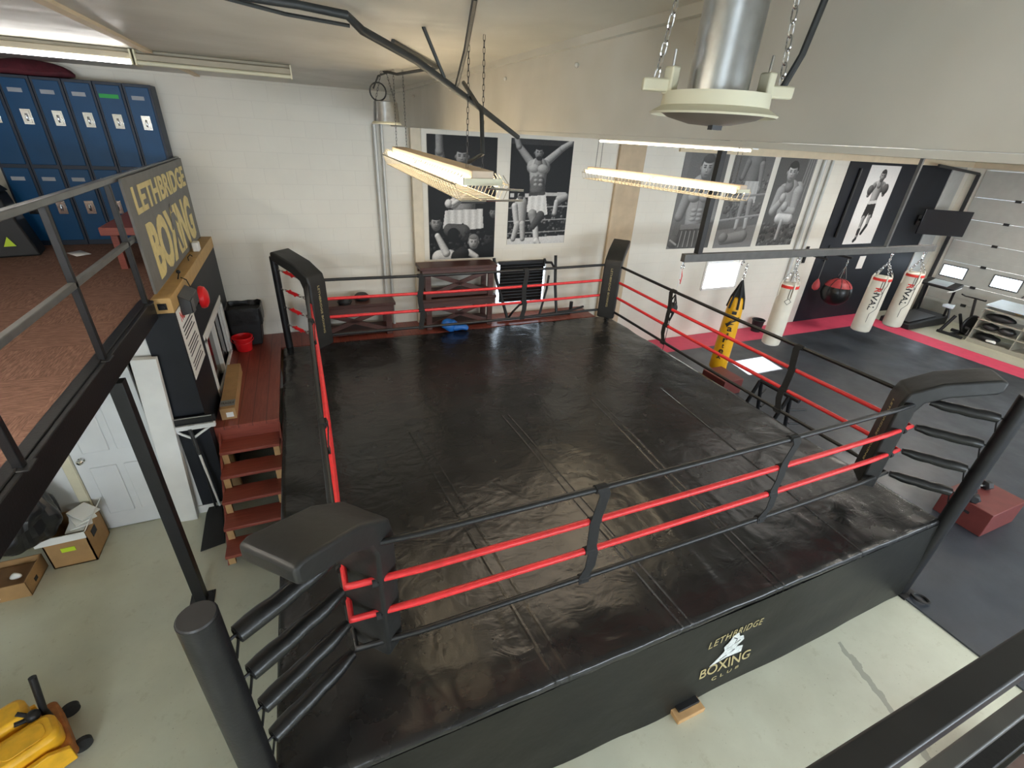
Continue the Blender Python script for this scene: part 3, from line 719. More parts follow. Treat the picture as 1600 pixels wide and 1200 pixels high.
# ------------------------------------------------------------------ red wooden walkway and stairs
DZ = .99
t = thing('wooden_walkway', 'red painted plank walkway around the ring by the far wall', 'walkway', (-.86, 6.4, 0))
MB().box(FX+.005, -.57, 5.12, YF-.01, DZ-.04, DZ).build('deck', M['red_deck'], t, smooth=False)
MB().box(-.57, 4.95, 7.19, YF-.01, DZ-.04, DZ-.001).build('deck', M['red_deck'], t, smooth=False)
MB().box(FX+.005, -.57, 5.12, 5.16, DZ-.2, DZ-.04).build('fascia', M['red_tread'], t)
for x, y in ((FX+.06, 5.2), (-.62, 5.2), (FX+.06, 7.7), (-.62, 7.7), (4.88, 7.7), (2.2, 7.7), (2.2, 7.24), (4.88, 7.26)):
    MB().box(x-.045, x+.045, y-.03, y+.03, 0, DZ-.04).build('leg', M['pine'], t)
t = thing('stair_flight', 'red open-riser wooden stairs climbing to the ring walkway', 'stairs', (-.87, 4.5, 0))
for k in range(5):
    z = .825-.165*k; y = 4.86-.215*k
    MB().box(-1.175, -.585, y, y+.26, z-.036, z).build('tread', M['red_tread'], t, bevel=.005)
    for x in (-1.13, -.63):
        MB().box(x-.03, x+.03, y+.02, y+.06, max(0, z-.165-(.0 if k < 4 else -.036)), z-.036).build('riser_block', M['pine'], t)
for x0 in (-1.185, -.585):
    b = MB().prism([(x0, 4.05, 0), (x0, 4.3, 0), (x0, 5.12, .72), (x0, 5.12, .93), (x0, 4.98, .82)], (.02, 0, 0)); b.build('stringer', M['red_tread'], t)
tag(MB().box(-.78, -.7, 3.98, 4.06, 0, .012).build('paper_scrap', M['paper']), 'scrap of white paper on the concrete beside the bottom stair', 'paper')

t = thing('cardboard_carton', 'long thin cardboard carton on the red walkway under the office window', 'carton', (-1.07, 5.85, DZ))
cr = Matrix.Rotation(math.radians(1.5), 3, 'Z')
MB().obox((-1.09, 5.87, DZ+.07), (.15, 1.2, .14), cr).build('body', M['cardboard'], t, bevel=.003)
MB().obox((-1.08, 5.4, DZ+.1405), (.15, .14, .002), cr).build('tape', M['grey_plastic'], t, smooth=False)
lettering('FRAGILE', (-1.08, 5.4, DZ+.142), (1, 0, 0), (0, 1, 0), .13, .05, M['ink'], t, .01, .0006, name='tape_print')
MB().obox((-1.06, 5.268, DZ+.06), (.07, .002, .06), cr).build('label', M['paper'], t, smooth=False)
t = thing('trash_can', 'black bin lined with a bag in the walkway corner', 'trash can', (-1.0, 7.57, DZ))
MB().loft([[(-1.19, 7.4, DZ), (-.82, 7.4, DZ), (-.82, 7.76, DZ), (-1.19, 7.76, DZ)], [(-1.21, 7.38, 1.5), (-.77, 7.38, 1.5), (-.77, 7.78, 1.5), (-1.21, 7.78, 1.5)]]).build('body', M['rubber'], t, bevel=.02)
b = MB()
for zz_ in range(1):
    ring = []
    N = 40
    def rect(k, e):
        a = 2*PI*k/N; x = .22*math.copysign(min(1, abs(1.3*math.cos(a))), math.cos(a)); y = .2*math.copysign(min(1, abs(1.3*math.sin(a))), math.sin(a))
        return V((-.99+x*e, 7.575+y*e, 0))
    R_ = []
    for e, z in ((.9, 1.42), (1.0, 1.56), (1.06, 1.57), (1.08, 1.5), (1.07, 1.4), (1.06, 1.32)):
        R_.append([rect(k, e)+V((0, 0, z+.02*noise.noise(V((k*.6, z*9, 0)))))+V((.012*noise.noise(V((k*.9, z*20, 3))), -abs(.01*noise.noise(V((k, z*20, 7)))), 0)) for k in range(N)])
    b.loft(R_, cap=False)
for v in b.bm.verts: v.co.y = min(v.co.y, 7.785)
b.build('liner_bag', M['bin_bag'], t)
t = thing('plastic_bucket', 'red plastic bucket on the walkway in front of the black bin', 'bucket', (-1.05, 7.27, DZ))
MB().lathe([(.095, 0), (.1, .01), (.125, .19), (.14, .2), (.14, .215), (.122, .215), (.118, .19), (.09, .015), (.001, .012)], (-1.05, 7.25, DZ), 28, cap=False).build('body', M['red_plastic'], t)
MB().tube([V((-1.05+.145*math.cos(a), 7.25-.1*math.sin(a)-.02, DZ+.19-.06*math.sin(a))) for a in [PI*k/10 for k in range(11)]], .005, 6).build('handle', M['red_plastic'], t)

# ------------------------------------------------------------------ boxing ring
RX0, RX1, RY0, RY1 = -.52, 5.19, 1.39, 7.15
ring = thing('boxing_ring', 'boxing ring with black canvas, black skirt and red and black ropes', 'boxing ring', (2.3, 4.2, 0))
MB().box(RX0+.08, RX1-.08, RY0+.08, RY1-.06, .02, DZ-.09).build('platform', M['dark_steel'], ring, smooth=False)
b = MB(); bm = b.bm; N = 150
def deckz(x, y):
    z = DZ+.012*noise.noise(V((x*.9, y*.9, 1)))
    z += .007*noise.noise(V((x*2.6, y*1.2, 4)))
    e = min(x-RX0, RX1-x, y-RY0, RY1-y)
    k = max(0, 1-e/.75)
    z += k*.012*noise.noise(V((x*3.2+y*1.5, y*2.2, 9)))+k*.006*noise.noise(V((x*8, y*5, 2)))
    if y < 3.0:
        for sx, sl_ in ((.95, .12), (1.08, .12), (2.0, .1), (2.62, .08), (3.3, .08), (3.9, .06), (4.3, .1)):
            d = abs(x-sx-sl_*(y-2)); z += .007*math.exp(-(d/.018)**2)*min(1, (3.0-y)/.5)
    return z
vs_ = [[bm.verts.new((RX0+(RX1-RX0)*i/N, RY0+(RY1-RY0)*j/N, 0)) for j in range(N+1)] for i in range(N+1)]
for r_ in vs_:
    for v in r_: v.co.z = deckz(v.co.x, v.co.y)
for i in range(N):
    for j in range(N): bm.faces.new((vs_[i][j], vs_[i+1][j], vs_[i+1][j+1], vs_[i][j+1]))
per = [vs_[i][0] for i in range(N)]+[vs_[N][j] for j in range(N)]+[vs_[i][N] for i in range(N, 0, -1)]+[vs_[0][j] for j in range(N, 0, -1)]
cx, cy = (RX0+RX1)/2, (RY0+RY1)/2
prev = per
for dx, dz in ((.012, -.01), (.016, -.04), (.012, -.1)):
    cur = []
    for v in per:
        ox = dx*(1 if v.co.x > RX1-.001 else -1 if v.co.x < RX0+.001 else 0); oy = dx*(1 if v.co.y > RY1-.001 else -1 if v.co.y < RY0+.001 else 0)
        wv = .008*noise.noise(V((v.co.x*5, v.co.y*5, dz*30)))
        cur.append(bm.verts.new((v.co.x+ox*(1+wv*30), v.co.y+oy*(1+wv*30), v.co.z+dz)))
    n = len(per)
    for k in range(n): bm.faces.new((prev[k], prev[(k+1) % n], cur[(k+1) % n], cur[k]))
    prev = cur
b.build('canvas', M['canvas'], ring, angle=70)
def skirt_w(u, h, out):
    return .02+.065*h*(1 if out.y < 0 else .3)+.03*h*noise.noise(V((u*9+h*2.5, h*2, out.x+3)))+.03*noise.noise(V((u*4+h*1.6, h*1.6, out.y)))*(.25+h)
# skirt hanging on four sides
b = MB(); bm = b.bm
def skirt(p, q, out):
    p, q, out = V(p), V(q), V(out); n = 70; cols = []
    for i in range(n+1):
        c = []
        for j in range(9):
            u, h = i/n, j/8
            z = DZ-.05-(DZ-.055)*h
            w = skirt_w(u, h, out)
            c.append(bm.verts.new(p.lerp(q, u)+out*w+V((0, 0, z))))
        cols.append(c)
    for A, B in zip(cols, cols[1:]):
        for j in range(8): bm.faces.new((A[j], B[j], B[j+1], A[j+1]))
skirt((RX0, RY0, 0), (RX1, RY0, 0), (0, -1, 0)); skirt((RX1, RY0, 0), (RX1, RY1, 0), (1, 0, 0)); skirt((RX0, RY1, 0), (RX0, RY0, 0), (-1, 0, 0))
sk = b.build('skirt', M['skirt_vinyl'], ring, angle=80)
# white piping on the fold
# skirt print
def on_skirt(X, Z_, off):
    h = (DZ-.05-Z_)/(DZ-.055); o_ = V((0, -1, 0))
    return V((X, RY0-skirt_w((X-RX0)/(RX1-RX0), h, o_)-off, Z_))
def skirt_text(txt, x, z, w, h, bold, arch=0, spacing=1.0):
    lettering(txt, (0, 0, 0), (1, 0, 0), (0, 0, 1), w, h, M['gold_print'], sk, bold, .0015, spacing=spacing, bend=lambda X, Y, Z: on_skirt(x+X, z+Y-arch*X*X, .005+max(0, Z)))
skirt_text('LETHBRIDGE', 2.68, .68, .57, .085, .002, .3, 1.15)
skirt_text('BOXING', 2.66, .31, .53, .1, .008)
skirt_text('CLUB', 2.68, .2, .3, .035, .004, 0, 1.8)
lp = [(-.2, -.12), (-.02, -.1), (.13, -.1), (.14, -.04), (.06, -.02), (.13, .04), (.1, .1), (.05, .12), (.02, .18), (-.03, .17), (-.06, .1), (-.1, .06), (-.07, 0), (-.12, -.06)]
MB().prism([on_skirt(2.68+x, .48+y, .005) for x, y in lp], (0, -.003, 0)).build('boxer_emblem', M['silver_print'], sk, smooth=False)
b = MB()
for a_, c_ in (((-.05, .02), (.08, .06)), ((-.1, -.09), (.05, -.04)), ((-.02, .14), (.03, .1)), ((0, -.02), (.03, .09))):
    b.bar(on_skirt(2.68+a_[0], .48+a_[1], .009), on_skirt(2.68+c_[0], .48+c_[1], .009), .003, .008)
b.build('emblem_lines', M['ink'], sk, smooth=False)

CX0, CX1, CY0, CY1 = -.075, 4.92, 1.82, 6.78
RZ = [1.29, 1.56, 1.83, 2.10]
CORN = {'nl': ((CX0, CY0), (-1, -1)), 'nr': ((CX1, CY0), (1, -1)), 'fr': ((CX1, CY1), (1, 1)), 'fl': ((CX0, CY1), (-1, 1))}
POST = {'nl': (-.575, 1.46, .072), 'nr': (5.25, 1.36, .06), 'fr': (5.25, 7.22, .055), 'fl': (-.45, 7.19, .05)}
for k, (px, py, r) in POST.items():
    p = MB().cyl((px, py, 0), (px, py, 2.34), r, seg=28).build('corner_post', M['black_metal'], ring)
    MB().lathe([(r*.97, 0), (r*.9, .008), (.001, .01)], (px, py, 2.34), 28).build('cap', M['dark_steel'], p)
    MB().obox((px, py, .01), (.2, .2, .02)).build('base_plate', M['black_metal'], p)
# near posts carry dark laced eyes
names = ['bottom', 'lower red', 'upper red', 'top']
for i, z in enumerate(RZ):
    red = i in (1, 2); m = M['red_rope'] if red else M['black_rope']; r = .022 if red else .021
    pts = []
    cs = [CORN[k][0] for k in ('nl', 'nr', 'fr', 'fl')]
    for a, c in zip(cs, cs[1:]+cs[:1]):
        for k in range(12):
            u = k/12; s_ = -.022*math.sin(PI*u)
            p = V((a[0]+(c[0]-a[0])*u, a[1]+(c[1]-a[1])*u, z+s_))
            if a[0] == c[0] == CX0: p.x += (.03 if red else -.01)*math.sin(PI*u)
            if k == 0: 
                ctr = V((cx, cy, z)); p = p.lerp(ctr, .006)
            pts.append(p)
    o = MB().tube(pts, r, 10, closed=True).build('rope', m, ring)
    o['label'] = 'red rope' if red else 'black rope'
# webbing spacers
def strap(p, out, along):
    p, out, along = V(p), V(out), V(along)
    zs = [RZ[3]+.02, RZ[3]-.03, RZ[2]+.06, RZ[2], RZ[2]-.09, RZ[1]+.04, RZ[1]-.02, RZ[0]+.14, RZ[0]+.02, RZ[0]-.03]
    L = []
    for k, z in enumerate(zs):
        c = p+out*(.026+.012*math.sin(k*2.1))+along*(.018*math.sin(k*1.3))+V((0, 0, z-.015))
        L.append([c-along*.04-out*.003, c+along*.04-out*.003, c+along*.04+out*.003, c-along*.04+out*.003])
    b = MB().loft(L)
    for z in RZ:
        b.tube([p+along*-.04+V((0, 0, z-.017)), p+along*.04+V((0, 0, z-.017))], .029, 10)
    o = b.build('spacer_strap', M['webbing'], ring)
for x in (1.48, 3.2): strap((x, CY0, 0), (0, -1, 0), (1, 0, 0)); strap((x, CY1, 0), (0, -1, 0), (1, 0, 0))
for y in (5.22, 3.1): strap((CX1, y, 0), (-1, 0, 0), (0, 1, 0)); strap((CX0, y, 0), (1, 0, 0), (0, 1, 0))

# padded turnbuckle covers, turnbuckles and rope ties
for k in ('nl', 'nr', 'fr'):
    (x, y), (dx, dy) = CORN[k]; px, py, pr_ = POST[k]
    d = V((px-x, py-y, 0)).normalized()
    for i, z in enumerate(RZ):
        a = V((x, y, z))+d*.01; e = V((px, py, z+.01))-d*(pr_+.03)
        n = 9; pts = [a.lerp(e, j/n)+V((0, 0, -.006*math.sin(PI*j/n)+.003*math.sin(j*1.9))) for j in range(n+1)]
        rad = [.028, .038, .044, .045, .043, .046, .045, .047, .046, .042]
        c = MB().tube(pts, rad, 14).build('turnbuckle_cover', M['black_vinyl'], ring)
        MB().tube([e+d*-.01, e+d*.045], .008, 6).torus(e+d*.0, .03, .006, d, 14, 6).build('eye_bolt', M['black_metal'], c)
        MB().tube([e+V((0, 0, -.03)), e+d*.03+V((0, 0, -.13)), V((px, py, z-.1))-d*pr_], .006, 6).build('tie_cord', M['black_metal'], c)
(x, y), _ = CORN['fl']; px, py, pr_ = POST['fl']; d = V((px-x, py-y, 0)).normalized()
for i, z in enumerate(RZ):
    e = V((px, py, z+.07))-d*pr_; a = V((x, y, z))
    L = (e-a).length
    tb = MB().tube([e.lerp(a, .2), e.lerp(a, .3), e.lerp(a, .55), e.lerp(a, .62)], [.01, .024, .024, .01], 8)
    tb.tube([e.lerp(a, .32)+V((0, 0, .03)), e.lerp(a, .5)+V((0, 0, -.035))], .012, 6)
    tbo = tb.build('turnbuckle', M['red_plastic'], ring)
    MB().chain(e, e.lerp(a, .24), .05, .014, .005).chain(e.lerp(a, .6), a, .07, .018, .006).build('chain', M['chrome'], tbo)

# rope ties that wrap the near corner pad
# corner pads (tied on: things of their own)
PADS = {'nl': ('black padded corner cushion of the ring corner nearest the yellow jack', (0, .0)), 'nr': ('black padded corner cushion with gold lettering nearest the red plyo box', (0, 0)),
        'fr': ('black padded corner cushion with gold lettering between poster wall and bag rack', (0, 0)), 'fl': ('black padded corner cushion with gold lettering beside the low bench and bin', (0, 0))}
for k, (lab, _) in PADS.items():
    (x, y), (dx, dy) = CORN[k]; d = V((dx, dy, 0)).normalized(); s_ = V((-d.y, d.x, 0))
    th = .15 if k == 'nl' else .13
    w = .155 if k == 'nl' else .15
    base = V((x, y, 0))-d*(th/2+(.115 if k in ('nl', 'nr') else .07))
    t = thing('corner_pad', lab, 'corner pad', (base.x, base.y, 1.15), 'ring corner pads')
    # side profile in (outward, z): inner face then bend outward over the ropes
    zt = 2.3
    inner = [(-th/2, 1.17), (-th/2, 2.08), (-th/2+.03, 2.2), (.16, 2.34), (.5, 2.46), (.55, 2.45)]
    outer = [(th/2, 1.17), (th/2, 2.03), (th/2+.04, 2.13), (.24, 2.22), (.52, 2.33), (.55, 2.36)]
    poly = inner+outer[::-1]
    L = []
    for sgn_, inset in ((-1, .02), (-1, 0), (1, 0), (1, .02)):
        off = w*sgn_-(0 if inset == 0 else 0)
        cen = (sum(p[0] for p in poly)/len(poly), 0)
        L.append([base+d*u+s_*(w-(.0 if inset else .02))*sgn_+V((0, 0, z)) for u, z in poly])
    b = MB()
    P1 = [base+d*u+s_*(-w)+V((0, 0, z)) for u, z in poly]; P2 = [base+d*u+s_*w+V((0, 0, z)) for u, z in poly]
    n6 = 6
    b.loft([[p.lerp(q, j/n6)+V((0, 0, .004*noise.noise(p*6+V((j, 0, 0))))) for p, q in zip(P1, P2)] for j in range(n6+1)])
    b.build('cushion', M['pad_vinyl'], t, bevel=.02, seg=3, angle=60)
    lettering('LETHBRIDGE BOXING', base-d*(th/2+.001)+V((0, 0, 1.72)), (0, 0, -1), s_ if V((0, 0, -1)).cross(s_).dot(-d) > 0 else -s_, .68, .034, M['gold_print'], t, .006, .001)
    for z in (RZ[1], RZ[2]):
        for e_ in (-1, 1):
            a_ = base+d*(th/2)+s_*(e_*w*.9); rp = V((x, y, 0))-d*((a_-V((x, y, 0))).dot(-d)*0+.0); ax = V((0, 1, 0)) if (s_*e_).dot(V((0, -dy, 0))) > 0 else V((1, 0, 0))
            q_ = V((x, y, 0))+(V((0, -dy, 0)) if ax.y else V((-dx, 0, 0)))*.16
            MB().tube([q_+ax*-.014+V((0, 0, z-.01)), q_+ax*.014+V((0, 0, z-.01))], .027, 10).bar(q_+V((0, 0, z-.01)), V((a_.x, a_.y, z-.01)), .02, .025).build('tie_strap', M['webbing'], t)

t = thing('wood_block', 'small pine block under a black foot at the ring skirt edge', 'block', (2.28, 1.25, 0))
MB().box(2.15, 2.42, 1.2, 1.42, 0, .05).build('block', M['pine'], t, bevel=.006)
MB().box(2.19, 2.4, 1.25, 1.4, .05, .075).build('foot_pad', M['black_metal'], t, bevel=.004)

# ------------------------------------------------------------------ benches along the far wall
def make_bench(name, Lx, label):
    t = thing(name, label, 'bench', (0, 0, 0), 'brown wooden benches')
    H = .53
    MB().box(-Lx/2, Lx/2, -.19, .19, H-.05, H).build('seat', M['brown_wood'], t, bevel=.006)
    MB().box(-Lx/2+.03, Lx/2-.03, -.19, -.15, H-.14, H-.05).box(-Lx/2+.03, Lx/2-.03, .15, .19, H-.14, H-.05).build('apron', M['brown_wood'], t)
    for sx in (-1, 1):
        for sy in (-1, 1):
            x = sx*(Lx/2-.12); MB().box(x-.045, x+.045, sy*.17-.02, sy*.17+.02, 0, H-.05).build('leg', M['brown_wood'], t)
    for sgn_ in (-1, 1):
        MB().bar((-(Lx/2-.14), -.15*1, .06 if sgn_ > 0 else H-.1), ((Lx/2-.14), -.15, H-.1 if sgn_ > 0 else .06), .025, .07, (0, 0, 1)).build('brace', M['brown_wood'], t)
    MB().box(-Lx/2+.1, Lx/2-.1, -.17, .17, .03, .09).build('stretcher', M['brown_wood'], t)
    return t
bn = make_bench('wooden_bench', 1.32, 'low brown wooden bench with black pads on it, left of the stacked benches')
place(bn, (.53, 7.52, DZ), 0, 'low brown X-braced bench with two round black pads on its seat')
place(copy_tree(bn), (2.27, 7.5, DZ), 0, 'brown X-braced bench carrying another bench stacked on top of it')
place(copy_tree(bn), (2.27, 7.5, DZ+.531), 0, 'brown X-braced bench stacked on another under the first poster')
for (x, y, r), lab in (((.42, 7.42, .1), 'smaller round black pad on the low bench, nearest its end'), ((.7, 7.58, .115), 'larger round black pad on the low bench behind the other')):
    b = MB().lathe([(.02, 0), (r*.9, 0), (r, .03), (r*.95, .07), (r*.7, .1), (.02, .105)], (x, y, DZ+.53), 22)
    b.torus((x, y, DZ+.53+.04), r, .014, (0, 0, 1), 22, 6)
    tag(b.build('punch_pad', M['rubber']), lab, 'punch pad', 'black pads on the bench')
b = MB().ball((2.05, 7.18, DZ+.11), .15, (1.0, .6, .75)); b.ball((2.22, 7.14, DZ+.06), .12, (1.3, .7, .5)); b.jitter(.05, 7)
for v in b.bm.verts: v.co.z = max(v.co.z, DZ+.002)
tag(b.build('plastic_bag', M['blue_plastic'], sub=1), 'crumpled bright blue plastic bag on the walkway by the stacked benches', 'plastic bag')

t = thing('training_station', 'black tubular training station standing before the black window blind', 'training station', (3.6, 7.5, DZ))
MB().tube([(3.0, 7.68, DZ+1.08), (3.02, 7.6, DZ+.75), (3.2, 7.4, DZ+.02)], .028, 10).build('upright', M['black_metal'], t)
MB().tube([(4.18, 7.6, DZ+1.1), (4.17, 7.5, DZ+.6), (4.2, 7.38, DZ+.02)], .028, 10).build('upright', M['black_metal'], t)
MB().tube([(4.05, 7.55, DZ+.75), (4.0, 7.5, DZ+.5), (3.85, 7.42, DZ+.03)], .022, 10).build('upright', M['black_metal'], t)
MB().tube([(4.16, 7.58, DZ+.88), (4.05, 7.5, DZ+1.0), (3.88, 7.45, DZ+1.02)], .022, 10).cyl((3.88, 7.45, DZ+.95), (3.88, 7.45, DZ+1.09), .022).build('handle', M['black_metal'], t)
MB().tube([(3.0, 7.4, DZ+.03), (4.5, 7.4, DZ+.03)], .025, 8).tube([(3.2, 7.4, DZ+.03), (3.25, 7.3, DZ+.2), (3.4, 7.35, DZ+.3), (3.7, 7.5, DZ+.3)], .02, 8).tube([(3.5, 7.4, DZ+.03), (4.5, 7.45, DZ+.06), (4.85, 7.5, DZ+.1)], .022, 8).build('base_frame', M['black_metal'], t)
MB().cyl((4.6, 7.55, DZ+.02), (4.6, 7.55, DZ+.2), .035).build('foot_peg', M['black_metal'], t)

# ------------------------------------------------------------------ bag rack and bags
BY = 6.0
t = thing('bag_rack', 'long grey steel beam on posts carrying the hanging punch bags', 'bag rack', (9.2, BY, 2.3))
MB().bar((5.68, BY, 2.36), (12.75, BY, 2.3), .1, .13).build('beam', M['grey_steel'], t, bevel=.008)
MB().bar((5.98, BY, 2.42), (5.98, BY, ZR-.003), .1, .1, (0, 1, 0)).build('post', M['dark_steel'], t, bevel=.006)
MB().bar((11.0, BY, 2.37), (11.0, BY, ZR-.003), .06, .06, (0, 1, 0)).build('post', M['grey_steel'], t, bevel=.006)
for x in (5.72, 7.08, 8.5, 11.35, 12.5):
    MB().tube([(x, BY, 2.3), (x, BY, 2.24)], .012, 6).torus((x, BY, 2.21), .03, .009, (0, 1, 0), 14, 6).build('hook', M['chrome'], t)
def view_angle(x, y): return math.atan2(-y, -x)
def heavy_bag(x, y, zt, zb, r, label, print_):
    t = thing('heavy_bag', label, 'punch bag', (x, y, zb), 'white leather punch bags')
    prof = [(.02, 0), (r*.8, 0), (r*.96, .02), (r, .07), (r*1.015, (zt-zb)*.35), (r*.985, (zt-zb)*.7), (r*.97, zt-zb-.06), (r*.93, zt-zb-.01), (r*.85, zt-zb), (.02, zt-zb)]
    MB().lathe(prof, (x, y, zb), 36).build('body', M['bag_white'], t)
    MB().lathe([(r*.985, 0), (r*.99, .05), (r*.975, .055)], (x, y, zt-.075), 36, cap=False).build('top_band', M['red_ink'], t)
    a0 = view_angle(x, y)
    for k in range(4):
        a = a0+.55+PI/2*k; dv = V((math.cos(a), math.sin(a), 0)); c = V((x, y, 0))
        MB().tube([c+dv*(r+.004)+V((0, 0, zt-.25)), c+dv*(r+.006)+V((0, 0, zt)), c+dv*(r*.9)+V((0, 0, zt+.05))], .016, 6).build('strap', M['bag_white'], t)
    ch = MB(); top = V((x, y, zt+.3))
    for k in range(4):
        a = a0+.55+PI/2*k; dv = V((math.cos(a), math.sin(a), 0)); ch.chain(V((x, y, zt+.05))+dv*r*.9, top, .06, .016, .005)
    ch.chain(top, (x, y, 2.2), .06, .016, .005)
    ch.build('chain', M['chrome'], t)
    if print_:
        rr_ = r*1.02
        def bend(X, Y, Z, am=a0+.12, zc=zb+.62*(zt-zb)):
            # lettering reads downwards: X along -z, Y around the bag
            ang = am+Y/rr_
            rad = rr_+.001+max(0, Z)
            return V((x+rad*math.cos(ang), y+rad*math.sin(ang), zc-X))
        for ch_, off, m in (('R', -.2, M['red_ink']), ('IVAL', .05, M['ink'])):
            w_ = .1 if ch_ == 'R' else .38
            lettering(ch_, (0, 0, 0), (1, 0, 0), (0, 1, 0), w_, .11, m, t, .02, .001, bend=lambda X, Y, Z, off=off: bend(X+off, Y, Z))
        b = MB()
        pts = [(-.14, -.42), (-.14, -.3), (-.11, -.25), (-.11, .2), (-.02, .32), (-.02, .52)]
        for (y0, x0_), (y1, x1_) in zip(pts, pts[1:]):
            seg_ = [bend(x0_+(x1_-x0_)*j/6, -(y0+(y1-y0)*j/6), .001) for j in range(7)]; b.tube(seg_, .004, 5)
        b.build('trim_line', M['ink'], t)
    b = MB()
    rr_ = r+.003; am = a0+.35
    f_ = lambda X, Y: V((x+rr_*math.cos(am+Y/rr_), y+rr_*math.sin(am+Y/rr_), zt-.32-X))
    loop = [f_(-.06, 0), f_(0, .06), f_(.06, 0), f_(0, -.06)]
    b.tube(loop, .005, 5, closed=True); b.tube([f_(-.06, .02), f_(-.25, .02)], .005, 5); b.tube([f_(-.06, -.02), f_(-.25, -.02)], .005, 5)
    b.build('stitched_diamond', M['ink'], t)
    return t
heavy_bag(8.5, BY, 1.76, .5, .17, 'plain white punch bag with no lettering beside the yellow bag', False)
heavy_bag(11.35, BY, 1.74, .5, .19, 'white lettered punch bag hung nearer the black wall ball', True)
heavy_bag(12.5, BY, 1.76, .5, .19, 'white lettered punch bag hanging last on the rack, by the treadmill', True)
x, y = 7.2, BY
t = thing('banana_bag', 'long yellow punch bag with black script lettering and black top straps', 'punch bag', (x, y, .14))
zt, zb, r = 1.62, .13, .155
MB().lathe([(.02, 0), (r*.9, 0), (r*1.05, .03), (r*1.02, .3), (r, .8), (r*.92, 1.2), (r*.75, 1.38), (r*.62, 1.45), (.02, 1.47)], (x, y, zb), 32).build('body', M['bag_yellow'], t)
for k in range(6):
    a = 2*PI*k/6; dv = V((math.cos(a), math.sin(a), 0)); c = V((x, y, 0))
    MB().tube([c+dv*(r*.93)+V((0, 0, zb+1.25)), c+dv*(r*.7)+V((0, 0, zb+1.45)), V((x, y, 1.9))], [.02, .022, .018], 6).build('strap', M['webbing'], t)
MB().lathe([(.09, 0), (.05, .16), (.02, .28)], (x, y, 1.6), 16).build('hood', M['webbing'], t)
MB().chain((x, y, 1.88), (x, y, 2.2), .07, .02, .006).build('chain', M['chrome'], t)
a0 = view_angle(x, y)+.12
def by(X, Y, Z, zc=0): 
    rad = r*1.045+.002+max(0, Z); return V((x+rad*math.cos(a0+X/rad), y+rad*math.sin(a0+X/rad), zc+Y))
for k, ch_ in enumerate('airtex'):
    lettering(ch_, (0, 0, 0), (1, 0, 0), (0, 1, 0), .085 if ch_ not in 'it' else .04, .085, M['ink'], t, .02, .002, bend=lambda X, Y, Z, k=k: by(X-.01*k, Y, Z, 1.0-.115*k))
b = MB()
b.prism([(-.11, -.06, 0), (-.07, -.04, 0), (-.02, .02, 0), (.12, .1, 0), (.08, .02, 0), (-.02, -.03, 0), (.06, -.05, 0), (-.02, -.06, 0), (-.06, -.12, 0)], (0, 0, .003))
for v in b.bm.verts: v.co = by(v.co.x, v.co.y, v.co.z, 1.15)
b.build('lettering', M['ink'], t, smooth=False)
b = MB().box(-.04, .04, -.03, .03, 0, .003)
for v in b.bm.verts: v.co = by(v.co.x, v.co.y, v.co.z, 1.32)
b.build('brand_patch', M['dark_steel'], t, smooth=False)

# double end ball on its cords
x, y = 5.7, BY
t = thing('double_end_ball', 'black double-end ball strung on elastic cords from the rack end', 'punch ball', (x, y, .02))
MB().ball((x, y, 1.5), .085, (1, 1, 1.15)).build('ball', M['rubber'], t)
for s_ in (1, -1):
    b = MB()
    for k in range(3):
        a = 2*PI*k/3; b.tube([(x+.07*math.cos(a), y+.07*math.sin(a), 1.5+s_*.06), (x, y, 1.5+s_*.24)], .012, 6)
    b.build('harness', M['webbing'], t)
MB().tube([(x, y, 1.74), (x+.005, y, 2.2)], .007, 6).tube([(x+.02, y, 1.9), (x+.03, y, 2.0), (x+.01, y, 2.18)], .007, 6).build('upper_cord', M['white_plastic'], t)
MB().tube([(x+.02, y, 2.0), (x+.045, y, 1.92), (x+.05, y, 2.05), (x+.01, y, 2.18)], .008, 6).build('red_cord', M['red_ink'], t)
MB().tube([(x, y, 1.26), (x-.01, y, .02)], .006, 6).build('lower_cord', M['dark_steel'], t)

# big round wall ball and small red ball
x, y = 12.05, 7.25
t = thing('wrecking_ball_bag', 'round black and red punch ball hanging before the black wall', 'punch ball', (x, y, .62))
b = MB().ball((x, y, .97), .335, (1, 1, 1), 28, 18); b.build('shell', M['black_vinyl'], t)
b = MB().lathe([(.34*math.sin(a), .34*math.cos(a)) for a in [math.radians(k) for k in (8, 18, 28, 38, 48, 58, 64)]], (x, y, .97), 28, cap=False); b.build('red_crown', M['dull_red'], t)
b = MB()
for k in range(8):
    a = 2*PI*k/8
    b.tube([V((x, y, .97))+V((math.cos(a)*math.sin(h), math.sin(a)*math.sin(h), math.cos(h)))*.342 for h in [math.radians(q_) for q_ in (8, 30, 55, 80, 100)]], .01, 5)
b.build('panel_seams', M['ink'], t)
b = MB()
for k in range(4):
    a = 2*PI*k/4+.3; b.tube([(x+.1*math.cos(a), y+.1*math.sin(a), 1.32), (x, y, 1.62)], .008, 5)
b.chain((x, y, 1.62), (x, y, 1.8), .06, .016, .005)
b.build('hanger', M['chrome'], t)
tag(MB().bar((x-.05, y-.1, 1.83), (x-.05, YF-.02, 1.83), .05, .05).bar((x-.05, YF-.03, 1.6), (x-.05, YF-.03, 2.0), .08, .02, (0, 1, 0)).build('wall_bracket', M['black_metal']), 'black steel arm on the black wall holding the round ball', 'bracket', 'ball brackets')
x = 11.2
t = thing('speed_ball', 'small pinkish red ball hanging on a cord beside the big round ball', 'punch ball', (x, y, 1.05))
MB().lathe([(.015, 0), (.065, .03), (.085, .09), (.07, .17), (.03, .25), (.01, .28)], (x, y, 1.07), 20).build('bladder', M['dull_red'], t)
